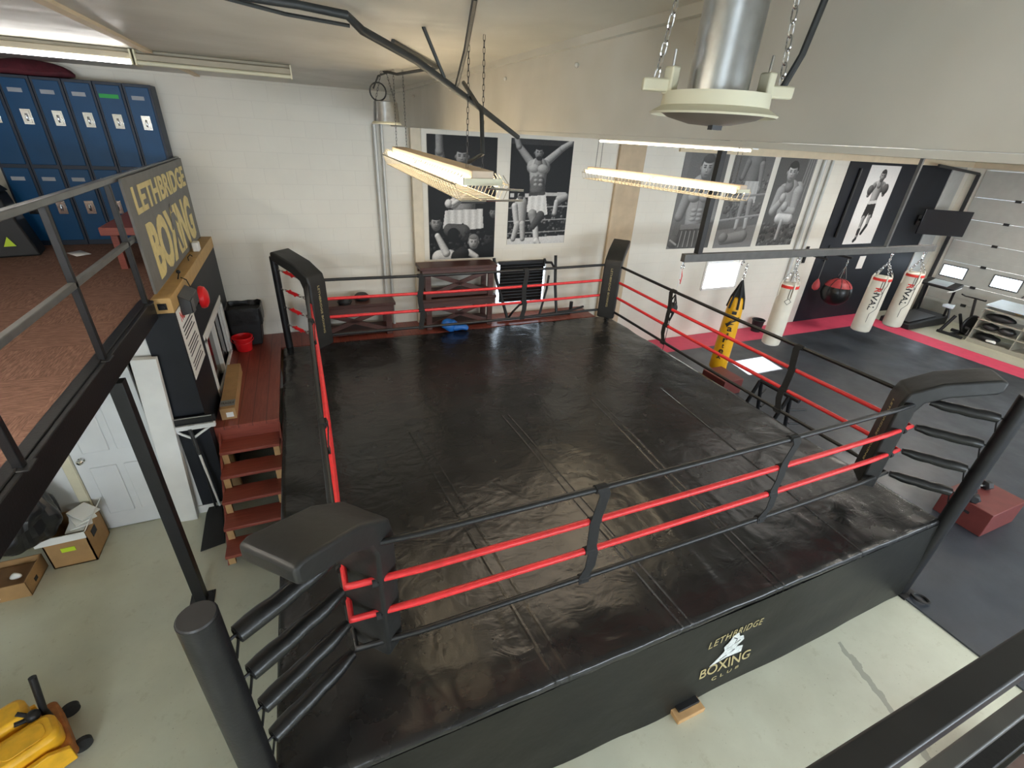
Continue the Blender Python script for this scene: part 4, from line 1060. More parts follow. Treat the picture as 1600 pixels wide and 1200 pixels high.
MB().tube([(x, y, 1.33), (x, y, 1.8)], .008, 6).build('cord', M['grey_steel'], t)
tag(MB().bar((x, y-.05, 1.82), (x, YF-.02, 1.82), .04, .04).bar((x, YF-.03, 1.6), (x, YF-.03, 2.0), .08, .02, (0, 1, 0)).build('wall_bracket', M['black_metal']), 'black steel arm on the black wall holding the small red ball', 'bracket', 'ball brackets')
b = MB().tube([(12.05, YF-.05, 3.75), (12.02, YF-.05, 2.2)], .035, 8)
tag(b.build('wall_pole', M['black_metal']), 'black pole fixed upright on the black wall beside the white poster', 'pole')
b = MB().box(13.35, 13.6, YF-.026, YF-.021, 1.35, 1.68)
tag(b.build('paper_notice', M['paper']), 'small white sheet pinned to the black wall under the beam', 'paper')
t = thing('wall_screen', 'flat black screen on an arm in the black wall corner', 'screen', (15.4, 7.3, 2.3))
rs = Matrix.Rotation(math.radians(-30), 3, 'Z')
MB().obox((15.35, 7.25, 2.58), (1.15, .05, .62), rs).build('panel', M['screen'], t, bevel=.01)
MB().tube([(15.4, 7.3, 2.58), (15.2, 7.6, 2.58), (15.2, 7.77, 2.58)], .03, 8).box(15.1, 15.3, 7.75, 7.78, 2.45, 2.7).build('arm', M['black_metal'], t)
t = thing('waste_basket', 'small dark basket at the wall behind the plain white bag', 'basket', (10.0, 7.55, .02))
MB().lathe([(.11, 0), (.14, .28), (.15, .29), (.13, .28), (.1, .01), (.001, .01)], (10.0, 7.55, .02), 18, cap=False).build('body', M['rubber'], t)
MB().torus((10.0, 7.55, .31), .145, .012, (0, 0, 1), 20, 6).build('rim', M['black_metal'], t)

# plyo boxes and rack beside the ring
def open_box(x0, x1, y0, y1, h, label, rz=0):
    c = V(((x0+x1)/2, (y0+y1)/2, .018)); t = thing('plyo_box', label, 'box', c, 'red jump boxes')
    R_ = Matrix.Rotation(rz, 3, 'Z')
    MB().obox(c+V((0, 0, h/2)), (x1-x0, y1-y0, h), R_).build('body', M['red_box'], t, bevel=.008)
    b = MB()
    for sx in (-1, 1):
        b.obox(c+R_ @ V((sx*(x1-x0)/2, 0, h*.62)), (.004, .12, .035), R_)
    b.build('hand_hole', M['ink'], t)
    return t
open_box(7.0, 7.75, 1.48, 1.99, .34, 'brownish red box with dumbbells on top beside the ring corner post')
open_box(6.55, 7.0, 5.2, 5.75, .29, 'small brownish red box on the floor under the yellow bag')
for (x, y, a), lab in (((7.13, 1.78, .6), 'dark hex dumbbell on the red box, nearer the ring post'), ((7.43, 1.84, -.3), 'dark hex dumbbell on the red box, farther from the ring post')):
    t = thing('dumbbell', lab, 'dumbbell', (x, y, .36), 'dumbbells on the red box')
    R_ = Matrix.Rotation(a, 3, 'Z'); c = V((x, y, .36+.052))
    for s_ in (-1, 1):
        MB().tube([c+R_ @ V((s_*.055, 0, 0)), c+R_ @ V((s_*.065, 0, 0)), c+R_ @ V((s_*.13, 0, 0)), c+R_ @ V((s_*.145, 0, 0))], [.045, .06, .06, .04], 6).build('head', M['rubber'], t)
    MB().tube([c+R_ @ V((-.06, 0, 0)), c+R_ @ V((.06, 0, 0))], .016, 8).build('grip', M['chrome'], t)
t = thing('weight_rack', 'black folded steel weight rack with pegs beside the ring', 'weight rack', (5.9, 3.8, .018))
A = lambda x, y, z: V((x, y, z+.018))
for y, s_ in ((4.25, 0), (3.75, 1)):
    MB().tube([A(5.75, y, 0), A(5.95, y-.1, .95)], .028, 8).build('leg', M['black_metal'], t)
    MB().tube([A(6.35, y, 0), A(5.98, y-.1, .95)], .028, 8).build('leg', M['black_metal'], t)
MB().tube([A(5.96, 4.15, .95), A(5.96, 3.5, .95)], .03, 8).build('top_bar', M['black_metal'], t)
for z, x in ((.7, 6.08), (.45, 6.18)):
    MB().tube([A(x, 3.66, z), A(x+.2, 3.55, z+.03)], .016, 8).build('peg', M['black_metal'], t); MB().tube([A(x, 4.16, z), A(x+.14, 4.2, z+.03)], .016, 8).build('peg', M['black_metal'], t)
MB().tube([A(5.75, 4.25, .03), A(5.75, 3.75, .03)], .024, 8).build('foot_bar', M['black_metal'], t)

# cardio corner
t = thing('treadmill', 'dark treadmill with a bright console before the garage door', 'treadmill', (15.2, 6.8, 0))
MB().prism([(14.3, 6.45, .02), (16.0, 6.45, .02), (16.0, 6.45, .26), (15.7, 6.45, .24), (14.3, 6.45, .16)], (0, .75, 0)).build('deck', M['rubber'], t, bevel=.02)
MB().prism([(14.4, 6.55, .19), (15.6, 6.55, .25), (15.6, 6.55, .26), (14.4, 6.55, .2)], (0, .55, 0)).build('belt', M['dark_steel'], t)
for y in (6.5, 7.15): MB().tube([(15.85, y, .2), (15.75, y, .95)], .03, 8).build('upright', M['black_metal'], t)
MB().prism([(15.5, 6.42, .98), (15.9, 6.42, 1.08), (15.86, 6.42, 1.16), (15.46, 6.42, 1.04)], (0, .82, 0)).build('console', M['dark_steel'], t, bevel=.02)
MB().prism([(15.5, 6.6, 1.058), (15.8, 6.6, 1.146), (15.797, 6.6, 1.15), (15.497, 6.6, 1.062)], (0, .46, 0)).build('display', M['pale_blue'], t)
for y in (6.44, 7.22): MB().tube([(15.85, y, 1.05), (15.5, y, .98), (15.3, y, .98)], .022, 8).build('handrail', M['white_plastic'], t)
t = thing('exercise_bike', 'black spin bike with upright handlebar between treadmill and shelf', 'exercise bike', (15.15, 5.95, 0))
MB().tube([(15.1, 5.62, .04), (15.1, 6.18, .04)], .04, 8).tube([(15.6, 5.66, .04), (15.6, 6.1, .04)], .04, 8).tube([(15.1, 5.9, .05), (15.6, 5.88, .05)], .035, 8).tube([(15.08, 6.12, .05), (15.2, 6.0, .5)], .04, 8).tube([(15.55, 5.85, .06), (15.25, 5.95, .55)], .035, 8).build('frame', M['black_metal'], t)
MB().lathe([(.04, -.03), (.23, -.03), (.25, -.01), (.25, .01), (.23, .03), (.04, .03)], (15.5, 5.75, .32), 28, (.25, 1, 0)).build('flywheel', M['black_metal'], t)
MB().tube([(15.13, 6.1, .4), (15.1, 6.16, .66)], .025, 8).build('seat_post', M['dark_steel'], t)
b = MB().loft([[(15.0, 6.05, .66), (15.0, 6.3, .66), (15.0, 6.3, .74), (15.0, 6.05, .74)], [(15.12, 6.08, .66), (15.12, 6.27, .66), (15.12, 6.27, .75), (15.12, 6.08, .75)], [(15.3, 6.15, .68), (15.3, 6.21, .68), (15.3, 6.21, .73), (15.3, 6.15, .73)]])
b.build('saddle', M['pale_blue'], t, bevel=.02)
MB().tube([(15.5, 5.8, .45), (15.35, 5.85, .98)], .03, 8).build('handlebar_post', M['dark_steel'], t)
MB().tube([(15.15, 6.08, 1.05), (15.3, 6.06, 1.0), (15.36, 5.86, .99), (15.3, 5.62, 1.0), (15.12, 5.56, 1.05)], .017, 8).build('handlebar', M['black_metal'], t)
MB().cyl((15.35, 5.75, .25), (15.35, 5.65, .25), .03).bar((15.35, 5.66, .25), (15.28, 5.64, .12), .02, .02).box(15.22, 15.34, 5.56, 5.65, .09, .12).build('crank', M['dark_steel'], t)
t = thing('storage_shelf', 'pale wooden open shelf unit in front of the garage door', 'shelf', (15.4, 4.75, 0))
SX0, SX1, SY0, SY1 = 15.15, 15.6, 3.6, 5.55
for y in (SY0, 4.68, SY1-.02): MB().prism([(SX0, y, 0), (SX1+.2, y, 0), (SX1+.2, y, 1.0), (SX0+.1, y, .85)], (0, .02, 0)).build('side_panel', M['shelf_wood'], t)
for z in (.06, .33, .58, .84): MB().box(SX0+.02, SX1+.15, SY0, SY1, z, z+.02).build('shelf', M['shelf_wood'], t)
MB().box(SX0-.02, SX0, SY0, SY1, 0, .1).build('plinth', M['shelf_wood'], t)
MB().prism([(SX0+.05, SY0, .93), (SX1+.25, SY0, 1.01), (SX1+.25, SY0, 1.03), (SX0+.05, SY0, .95)], (0, SY1-SY0, 0)).build('top', M['pale_blue'], t)
for k, (y, z, m, s_, lab) in enumerate(((5.3, .353, 'rubber', (.3, .34, .17), 'dark rolled towel on the shelf row under the top, end bay'), (4.95, .353, 'dark_steel', (.3, .34, .17), 'grey gear bundle on the shelf next to the middle divider'), (5.2, .603, 'rubber', (.3, .6, .17), 'long black gear bundle on the upper shelf'),
    (5.25, .083, 'rubber', (.3, .5, .18), 'dark gear bundle on the bottom shelf of the unit'), (4.95, .863, 'blond_wood', (.2, .14, .05), 'yellow strap heap under the shelf top'), (4.4, .353, 'rubber', (.3, .4, .17), 'black bundle in the shelf bay past the divider'))):
    b = MB().ball((15.35, y, z+s_[2]/2), .5, s_); b.jitter(.025, 9, k)
    for v in b.bm.verts: v.co.z = min(max(v.co.z, z-.002), z+.2)
    tag(b.build('gear_bundle', M[m]), lab, 'gear', 'gear on the shelf unit')
b = MB().ball((15.12, 5.1, .14), .06, (.7, 1.6, .6)); b.jitter(.03, 14, 3)
for v in b.bm.verts: v.co.z = max(v.co.z, .101); v.co.x = min(v.co.x, 15.2)
for v in b.bm.verts: v.co.x += .1; v.co.z += 0
tag(b.build('white_cloth', M['paper']), 'small white crumpled cloth on the bottom shelf edge', 'cloth')

# ------------------------------------------------------------------ hanging lights
def fixture(name, p, q, ztop, label, dbl):
    """open fluorescent fitting with a wire guard, from p to q (ends)"""
    p, q = V(p), V(q); d = (q-p).normalized(); s_ = d.cross(V((0, 0, 1))).normalized(); c = (p+q)/2; up = V((0, 0, 1))
    t = thing(name, label, 'light', c, 'caged fluorescent lights')
    L = (q-p).length
    prof = [(-.062, .0), (-.062, .05), (.062, .05), (.062, .0)]
    b = MB().loft([[e+s_*u+up*z for u, z in prof] for e in (p, q)]); b.build('housing', M['housing_tan'], t, bevel=.005)
    for off in (-.09, .09):
        for a, e in ((p+d*.03, c-d*.01), (c+d*.01, q-d*.03)):
            MB().cyl(a+s_*off+up*-.012, e+s_*off+up*-.012, .019, seg=10).build('tube', M['tube_warm'], t)
    w = MB(); n = 38
    for k in range(n+1):
        e = p.lerp(q, k/n); w.tube([e+s_*-.115+up*.03, e+s_*-.155+up*-.02, e+s_*-.12+up*-.1, e+s_*.12+up*-.1, e+s_*.155+up*-.02, e+s_*.115+up*.03], .0028, 4)
    for u, z in ((-.12, -.1), (.12, -.1), (0, -.1), (-.155, -.02), (.155, -.02)): w.tube([p+s_*u+up*z, q+s_*u+up*z], .0035, 4)
    w.build('wire_guard', M['batten_grey'], t)
    for e in (p.lerp(q, .06), p.lerp(q, .94)):
        for q_ in (1, -1): MB().chain(e+s_*(.045*q_)+up*.05, V((e.x, e.y, ztop))+s_*(.04*q_), .035, .0055, .0016).build('chain', M['dark_steel'], t)
    for e in (p, c, q): MB().bar(e-s_*.11+up*-.005, e+s_*.11+up*-.005, .02, .035).build('lamp_holder', M['bone'], t)
    return t
fl_ = fixture('hanging_light', (.92, 4.9, 3.79), (.92, 2.56, 3.77), ZC, 'lit caged fluorescent light hanging before the first boxing poster', 1)
MB().tube([(.9, 2.75, 3.85), (.93, 2.6, 3.9), (.96, 2.72, 4.1), (.98, 3.1, 4.25)], .012, 8).build('power_cord', M['duct_black'], fl_)
MB().tube([(.92, 2.5, 3.74), (1.1, 2.42, 3.74)], .006, 6).tube([(.92, 2.5, 3.68), (1.1, 2.42, 3.69)], .006, 6).build('loose_wire', M['chrome'], fl_)
fixture('hanging_light', (3.83, 6.2, 3.61), (4.3, 3.9, 3.61), ZR, 'lit caged fluorescent light hanging before the row of three posters', 1)
t = thing('strip_light', 'slim bright strip light close under the low ceiling above the caged light', 'light', (4.07, 5.05, 3.97))
b = MB().bar((3.9, 6.2, 4.012), (4.32, 3.9, 4.012), .1, .03)
for e_ in ((3.95, 5.9), (4.27, 4.2)): b.cyl((*e_, 4.02), (*e_, ZR-.001), .008, seg=6)
b.build('housing', M['white_paint'], t)
MB().cyl((3.9, 6.15, 3.985), (4.31, 3.95, 3.985), .012, seg=8).build('tube', M['tube_warm'], t)

t = thing('high_bay_lamp', 'large cylindrical galvanised high bay lamp hanging close overhead on chains', 'lamp', (.93, 1.0, 4.08))
lx, ly, lz = .935, 1.0, 4.075
MB().lathe([(.068, .03), (.068, .345), (.06, .35), (.001, .352)], (lx, ly, lz), 40).build('housing', M['zinc'], t)
MB().lathe([(.12, 0), (.142, -.012), (.146, -.008), (.122, .006), (.12, .034), (.07, .038), (.07, .02), (.1, .015)], (lx, ly, lz), 40, cap=False).build('rim', M['bone'], t)
MB().lathe([(.128, -.008), (.1, -.022), (.05, -.034), (.001, -.037)], (lx, ly, lz+.005), 40, cap=False).build('lens', M['lamp_glass'], t)
MB().obox((lx, ly-.02, lz-.034), (.03, .015, .012)).build('latch', M['dark_steel'], t)
sd = V((.92, -.39, 0)).normalized()
for s_ in (-1, 1):
    c = V((lx, ly, lz))+sd*(.112*s_)
    MB().obox(c+V((0, 0, .055)), (.022, .032, .055)).obox(c+sd*(.032*s_)+V((0, 0, .045)), (.065, .022, .026), Matrix.Rotation(math.atan2(sd.y, sd.x), 3, 'Z')).build('bracket', M['bone'], t, bevel=.004)
    MB().cyl(c+V((0, 0, .08)), c+V((0, 0, .115)), .003, seg=6).build('bolt', M['chrome'], t)
    MB().chain(c+sd*(.035*s_)+V((0, 0, .05)), V((lx, ly, ZC))+sd*(.115*s_), .034, .0065, .0018).build('chain', M['chrome'], t)
MB().tube([V((lx, ly, lz+.05))+sd*.15, V((lx, ly, lz+.12))+sd*.175, V((lx, ly, lz+.22))+sd*.19, V((lx, ly, ZC))+sd*.195], .008, 8).build('power_cord', M['duct_black'], t)
t = thing('high_bay_lamp', 'small galvanised bucket lamp hanging near the far wall corner', 'lamp', (.835, 5.0, 4.03))
lx, ly, lz = .84, 5.0, 4.03
MB().lathe([(.12, 0), (.118, .01), (.105, .165), (.09, .17), (.001, .172)], (lx, ly, lz), 30).build('housing', M['zinc'], t)
MB().lathe([(.115, 0), (.13, -.012), (.133, -.004), (.12, .008)], (lx, ly, lz), 30).build('rim', M['bone'], t)
for q_ in (-1, 1): MB().chain((lx+.09*q_, ly, lz+.16), (lx+.02*q_, ly, ZC), .03, .006, .0018).build('chain', M['dark_steel'], t)
MB().torus((lx-.06, ly, lz+.24), .07, .007, (.3, 1, 0), 22, 6).tube([(lx-.1, ly, lz+.26), (lx-.05, ly, lz+.36), (lx+.06, ly-.05, ZC)], .008, 6).tube([(lx, ly, ZC), (lx+.08, ly-.2, ZC-.03), (lx+.25, ly-.9, ZC-.02), (.6, 3.2, ZC-.01)], .012, 6).build('power_cord', M['duct_black'], t)

# black cable bundle across the ceiling
t = thing('cable_bundle', 'thick black cable bundle slung under the ceiling to the bulkhead', 'cable', (.8, 2.8, 4.2))
MB().tube([(-.6, 2.0, ZC-.03), (-.16, 2.45, ZC-.03), (.1, 2.46, ZC-.03), (.28, 2.46, ZC-.04), (.35, 2.56, ZC-.07), (.62, 2.72, 4.29), (1.0, 2.94, 4.14), (1.36, 3.13, 3.985)], [.012, .015, .015, .016, .018, .018, .017, .014], 12).build('bundle', M['duct_black'], t)
MB().tube([(-.2, 2.5, ZC-.03), (.05, 2.56, ZC-.05), (.3, 2.56, ZC-.06)], .008, 6).build('loose_cable', M['duct_black'], t)
MB().tube([(.66, 2.73, ZC), (.78, 2.8, 4.24)], .009, 6).build('hanger_strap', M['duct_black'], t)
MB().tube([(.69, 2.05, ZC), (.8, 2.5, 4.33), (.86, 2.84, 4.215)], .011, 6).build('hanger_strap', M['duct_black'], t)

# railing in front of the camera
t = thing('front_railing', 'dark steel balcony railing close to the viewer', 'railing', (.6, .08, 2.4))
MB().bar((-.6, .088, 3.29), (3.2, .083, 3.29), .042, .05).build('top_rail', M['dark_steel'], t, bevel=.004)
MB().bar((-.6, .064, 2.93), (3.2, .066, 2.93), .03, .04).build('mid_rail', M['grey_steel'], t, bevel=.004)
MB().bar((-.6, .06, 2.5), (3.2, .06, 2.5), .06, .06).build('bottom_rail', M['black_metal'], t, bevel=.004)
for x in (-.58, 3.18): MB().bar((x, .06, 0), (x, .06, 3.28), .045, .045, (0, 1, 0)).build('post', M['black_metal'], t, bevel=.004)
struct(MB().box(-.8, 3.4, -2.4, -.12, 2.3, 2.42).build('floor_balcony', M['carpet']))
tag(MB().box(3.75, 4.43, -.6, .15, 0, .3).build('storage_chest', M['brown_leather'], bevel=.01), 'low dark brown chest on the concrete beneath the front railing', 'chest')
b = MB().ball((4.25, .08, .33), .06, (1.3, .8, .6)); b.jitter(.02, 10)
for v in b.bm.verts: v.co.z = max(v.co.z, .301)
tag(b.build('grey_rag', M['conduit']), 'grey rag lying on the brown chest below the railing', 'rag')
b = MB().torus((5.3, 1.2, .035), .07, .015, (.2, .1, 1), 20, 6)
tag(b.build('cable_coil', M['black_metal']), 'small black coil on the floor at the ring corner by the rubber mat', 'coil')
# ------------------------------------------------------------------ posters: flat prints, black and white
pm, pnt, pb = nodes('poster_print')
at = pnt.nodes.new('ShaderNodeVertexColor'); at.layer_name = 'print'
lk(pnt, at.outputs['Color'], pb.inputs['Base Color']); pb.inputs['Roughness'].default_value = .5; pb.inputs['Specular IOR Level'].default_value = .25
class Print:
    def __init__(s, w, h, res=130, bg=.05, seed=1):
        s.w, s.h = w, h; s.nx = int(res*w/max(w, .8)); s.ny = int(s.nx*h/w)
        s.U, s.Vv = np.meshgrid(np.linspace(0, 1, s.nx+1), np.linspace(0, h/w, s.ny+1))   # v downwards, unit = width
        s.rng = np.random.RandomState(seed); s.A = h/w
        s.I = np.full(s.U.shape, bg)
    def mask(s, d, soft=.006): return np.clip(.5-d/soft, 0, 1)
    def put(s, m, tone): s.I = s.I*(1-m)+tone*m
    def cap(s, x1, y1, r1, x2, y2, r2, tone, shade=.55, light=(-.5, -.6)):
        dx, dy = x2-x1, y2-y1; L2 = dx*dx+dy*dy+1e-9
        t = np.clip(((s.U-x1)*dx+(s.Vv-y1)*dy)/L2, 0, 1); r = r1+(r2-r1)*t
        px, py = s.U-x1-t*dx, s.Vv-y1-t*dy; d = np.hypot(px, py)
        q = np.clip(d/np.maximum(r, 1e-4), 0, 1); nz_ = np.sqrt(1-q*q)
        nx_, ny_ = px/np.maximum(r, 1e-4), py/np.maximum(r, 1e-4)
        l = np.clip(nx_*light[0]+ny_*light[1]+nz_*.65, 0, 1)
        s.put(s.mask(d-r), tone*((1-shade)+shade*l*1.25)); return s
    def ell(s, x, y, a, b, tone, shade=.55, light=(-.5, -.6)):
        qx, qy = (s.U-x)/a, (s.Vv-y)/b; q = np.hypot(qx, qy); qq = np.clip(q, 0, 1)
        l = np.clip(qx*light[0]+qy*light[1]+np.sqrt(1-qq*qq)*.65, 0, 1)
        s.put(s.mask((q-1)*min(a, b)), tone*((1-shade)+shade*l*1.25)); return s
    def poly(s, pts, tone, grad=0):
        ins = np.zeros(s.U.shape, bool); n = len(pts)
        for i in range(n):
            x1, y1 = pts[i]; x2, y2 = pts[(i+1) % n]
            c = ((y1 > s.Vv) != (y2 > s.Vv)) & (s.U < (x2-x1)*(s.Vv-y1)/(y2-y1+1e-12)+x1)
            ins ^= c
        s.put(ins.astype(float), tone*(1+grad*np.sin(s.U*60))); return s
    def head(s, x, y, r, tone=.75, hair=.08, look=0, light=(-.5, -.6)):
        s.ell(x, y-r*.18, r*.86, r*1.0, hair, .4)                       # hair
        s.ell(x-r*.8, y+r*.1, r*.14, r*.25, tone*.7).ell(x+r*.8, y+r*.1, r*.14, r*.25, tone*.6)
        s.ell(x+look*r*.1, y+r*.12, r*.74, r*1.02, tone, .6, light)
        s.ell(x+look*r*.1, y-r*.72, r*.72, r*.36, hair, .3)
        for e in (-1, 1):
            s.ell(x+(e*.3+look*.2)*r, y-.02*r, r*.17, r*.07, tone*.3, 0); s.cap(x+(e*.46+look*.2)*r, y-.2*r, r*.04, x+(e*.16+look*.2)*r, y-.17*r, r*.05, tone*.22, 0)
        s.cap(x+look*r*.25, y, r*.06, x+look*r*.3, y+.3*r, r*.11, tone*1.05, .5, light); s.ell(x+look*r*.28, y+.36*r, r*.14, r*.04, tone*.4, 0)
        s.ell(x+look*r*.22, y+.62*r, r*.26, r*.06, tone*.38, 0); return s
    def crowd(s, x0, x1, y0, y1, n, lo=.04, hi=.35, r=(.01, .03)):
        for _ in range(n):
            s.ell(s.rng.uniform(x0, x1), s.rng.uniform(y0, y1), s.rng.uniform(*r), s.rng.uniform(*r), s.rng.uniform(lo, hi), .5)
        return s
    def grain(s, k=.03): s.I = s.I+s.rng.normal(0, k, s.I.shape)*(.3+s.I); return s
    def build(s, x, z, label, lift=.03, gain=1.0):
        nx_, ny_ = s.nx, s.ny
        I = np.clip(s.I*gain, .01, .95)
        I = lift+(.93-lift)*I
        lin = (I**2.2).astype(np.float32)
        gx, gz = np.meshgrid(np.linspace(0, s.w, nx_+1), np.linspace(s.h, 0, ny_+1))
        n = gx.size; co_ = np.zeros((n+4, 3), np.float32); co_[:n, 0] = gx.ravel(); co_[:n, 2] = gz.ravel(); co_[:n, 1] = -.006
        co_[n:] = [(0, 0, 0), (s.w, 0, 0), (s.w, 0, s.h), (0, 0, s.h)]
        idx = np.arange(n).reshape(ny_+1, nx_+1)
        f = np.stack([idx[1:, :-1], idx[1:, 1:], idx[:-1, 1:], idx[:-1, :-1]], -1).reshape(-1, 4).tolist()
        tl, tr, bl, br_ = idx[0, 0], idx[0, -1], idx[-1, 0], idx[-1, -1]
        f += [[int(n+0), int(n+1), int(br_), int(bl)], [int(n+1), int(n+2), int(tr), int(br_)], [int(n+2), int(n+3), int(tl), int(tr)], [int(n+3), int(n), int(bl), int(tl)], [n+3, n+2, n+1, n]]
        me = bpy.data.meshes.new('poster'); me.from_pydata(co_.tolist(), [], f)
        ca = me.color_attributes.new('print', 'FLOAT_COLOR', 'POINT')
        colr = np.ones((n+4, 4), np.float32); colr[:n, :3] = lin.ravel()[:, None]*np.array([1, .985, .955]); colr[n:, :3] = .02
        ca.data.foreach_set('color', colr.ravel())
        me.materials.append(pm)
        o = bpy.data.objects.new('poster', me); COL.objects.link(o); o.location = (x, s.yy, z); LOC[o.name] = V((x, s.yy, z))
        return tag(o, label, 'poster', 'boxing posters on the far wall')
    yy = YF-.002

# poster: raised arm over a crowd
p = Print(1.15, 1.88, 130, .05, 3)
p.cap(.2, .42, .075, .17, .2, .06, .55); p.cap(.17, .2, .055, .17, .0, .05, .6)
p.cap(.34, .5, .12, .72, .5, .13, .5, .6).cap(.5, .5, .2, .52, .9, .17, .6, .6).cap(.34, .46, .1, .22, .44, .09, .55)
p.cap(.74, .5, .1, .8, .78, .075, .5).cap(.8, .78, .075, .45, .8, .06, .5)
p.cap(.48, .36, .06, .5, .44, .1, .5).head(.49, .25, .115, .62, .06, -.3)
p.ell(.42, .78, .075, .1, .85).ell(.36, .86, .08, .07, .9).ell(.29, .86, .055, .06, .95).cap(.36, .86, .03, .55, .74, .03, .9)
p.poly([(.24, .95), (.8, .93), (.82, 1.2), (.6, 1.22), (.5, 1.12), (.36, 1.25), (.2, 1.2)], .82, .08)
p.cap(.3, 1.22, .09, .5, 1.26, .12, .32).cap(.36, 1.28, .09, .42, 1.5, .11, .07)
p.crowd(.0, 1, 1.25, 1.62, 90, .03, .3, (.01, .035))
p.head(.1, 1.12, .1, .6, .06, .4).head(.67, 1.4, .1, .72, .5, 0).head(.92, 1.35, .11, .2, .04, -.3).head(.97, .98, .07, .5, .1, -.4)
p.cap(.72, 1.66, .16, .98, 1.6, .2, .05).cap(.6, 1.55, .05, .72, 1.62, .04, .9).cap(.15, 1.62, .12, .3, 1.62, .12, .85).cap(.12, 1.3, .04, .25, 1.55, .06, .9).cap(.5, 1.56, .1, .44, 1.62, .12, .15)
p.grain().build(1.885, 2.06, 'black and white poster of a bare-chested boxer with gloved fist above a crowd')

# poster: both arms up
p = Print(1.15, 1.68, 130, .05, 5)
p.poly([(0, .0), (1, 0), (1, .07), (0, .07)], .2).poly([(0, .74), (1, .72), (1, 1.46), (0, 1.46)], .1)
p.crowd(0, 1, .8, 1.4, 260, .03, .55, (.008, .025))
for k in range(5): p.poly([(.02+.12*k, .72), (.08+.12*k, .72), (.08+.12*k, .78), (.02+.12*k, .78)], .8)
p.poly([(.5, .71), (.95, .7), (.95, .75), (.5, .76)], .75)
p.poly([(0, 1.38), (1, 1.34), (1, 1.5), (0, 1.5)], .85)
for y in (.93, 1.12, 1.3): p.cap(0, y, .006, 1, y-.03, .006, .7, 0)
p.cap(.32, .3, .06, .12, .1, .045, .72).cap(.12, .1, .045, .08, .0, .04, .7).cap(.56, .3, .06, .82, .1, .045, .72).cap(.82, .1, .045, .96, .02, .035, .72)
p.cap(.36, .36, .1, .54, .36, .1, .7).cap(.45, .38, .15, .46, .66, .12, .72, .6).cap(.45, .58, .12, .46, .66, .13, .42)
p.cap(.44, .24, .045, .44, .31, .07, .62)
p.ell(.38, .38, .085, .06, .74, .4).ell(.52, .38, .085, .06, .72, .4)
for k in range(3): p.ell(.42, .48+.06*k, .035, .022, .68, .4).ell(.5, .48+.06*k, .035, .022, .66, .4)
p.head(.44, .17, .085, .66, .07, .2).ell(.455, .245, .05, .03, .16, .2)
p.poly([(.32, .72), (.6, .7), (.66, 1.02), (.5, 1.06), (.46, .96), (.42, 1.02), (.3, .98)], .88, .06).poly([(.32, .71), (.6, .69), (.6, .74), (.32, .76)], .25)
p.cap(.4, 1.02, .075, .47, 1.22, .05, .6).cap(.47, 1.24, .05, .5, 1.42, .05, .9).cap(.5, 1.42, .05, .54, 1.46, .04, .9)
p.cap(.54, 1.04, .07, .42, 1.2, .05, .3)
p.cap(.2, .86, .1, .2, 1.1, .09, .8).cap(.1, .9, .05, .14, 1.14, .045, .85).head(.19, .78, .05, .5, .06).cap(.16, 1.16, .05, .1, 1.38, .04, .75).cap(.24, 1.16, .05, .26, 1.38, .04, .75)
p.cap(.84, .8, .06, .95, .76, .05, .7).cap(.8, .84, .04, .78, 1.0, .04, .8)
p.grain().build(3.275, 2.27, 'black and white poster of a boxer in white trunks, both arms raised')

def boxer_close(seed, bg):
    return Print(1.12, 1.83, 130, bg, seed)
p = boxer_close(7, .32)
p.poly([(.0, 0), (.14, 0), (.05, 1.64), (0, 1.64)], .36)
p.poly([(.82, 0), (1, 0), (1, 1.64), (.9, 1.64)], .25)
p.cap(.28, .62, .16, .82, .6, .17, .5).cap(.5, .6, .26, .52, 1.15, .22, .58, .6).cap(.26, .64, .12, .14, 1.05, .1, .52).cap(.88, .62, .12, .96, 1.1, .1, .5)
p.cap(.56, .4, .1, .55, .52, .14, .5).head(.56, .24, .19, .66, .2, -.35)
for yy_ in (.95, 1.03, 1.11): p.ell(.46, yy_, .08, .035, .62, .5).ell(.6, yy_, .08, .035, .58, .5)
p.cap(.52, .7, .008, .53, 1.15, .006, .35, 0).ell(.4, .72, .15, .1, .62).ell(.66, .72, .15, .1, .6)
p.poly([(.22, 1.22), (.84, 1.2), (.92, 1.64), (.14, 1.64)], .2, .12).poly([(.22, 1.2), (.84, 1.18), (.85, 1.27), (.22, 1.29)], .42)
for k in range(6): p.cap(.28+.1*k, 1.32, .012, .26+.11*k, 1.6, .01, .55, 0)
p.ell(.12, 1.5, .14, .12, .3).cap(.05, 1.48, .02, .2, 1.56, .02, .7)
p.grain(.025).build(6.875, 2.07, 'greyish poster of a bare-chested boxer facing forward, left of the row of three', lift=.2)

p = boxer_close(9, .3)
p.crowd(0, 1, .3, 1.1, 120, .2, .42, (.02, .05))
p.poly([(0, 1.3), (1, 1.2), (1, 1.64), (0, 1.64)], .42)
p.cap(.44, .12, .16, .62, .12, .16, .34).cap(.54, .15, .19, .55, .38, .16, .4).cap(.36, .12, .07, .3, .36, .055, .4).cap(.72, .14, .07, .78, .5, .05, .46).ell(.77, .58, .07, .08, .5)
p.poly([(.4, .42), (.74, .42), (.78, .8), (.6, .82), (.58, .7), (.54, .82), (.4, .78)], .7, .05)
p.cap(.48, .8, .075, .46, 1.08, .05, .5).cap(.66, .8, .075, .68, 1.08, .05, .52).cap(.46, 1.1, .055, .46, 1.26, .05, .7).cap(.68, 1.1, .055, .7, 1.26, .05, .7)
p.cap(.0, 1.12, .02, 1, 1.02, .02, .55, .3).cap(0, .72, .02, 1, .64, .02, .5, .3)
p.cap(.2, 1.48, .1, .7, 1.42, .12, .52).ell(.2, 1.44, .12, .1, .5)
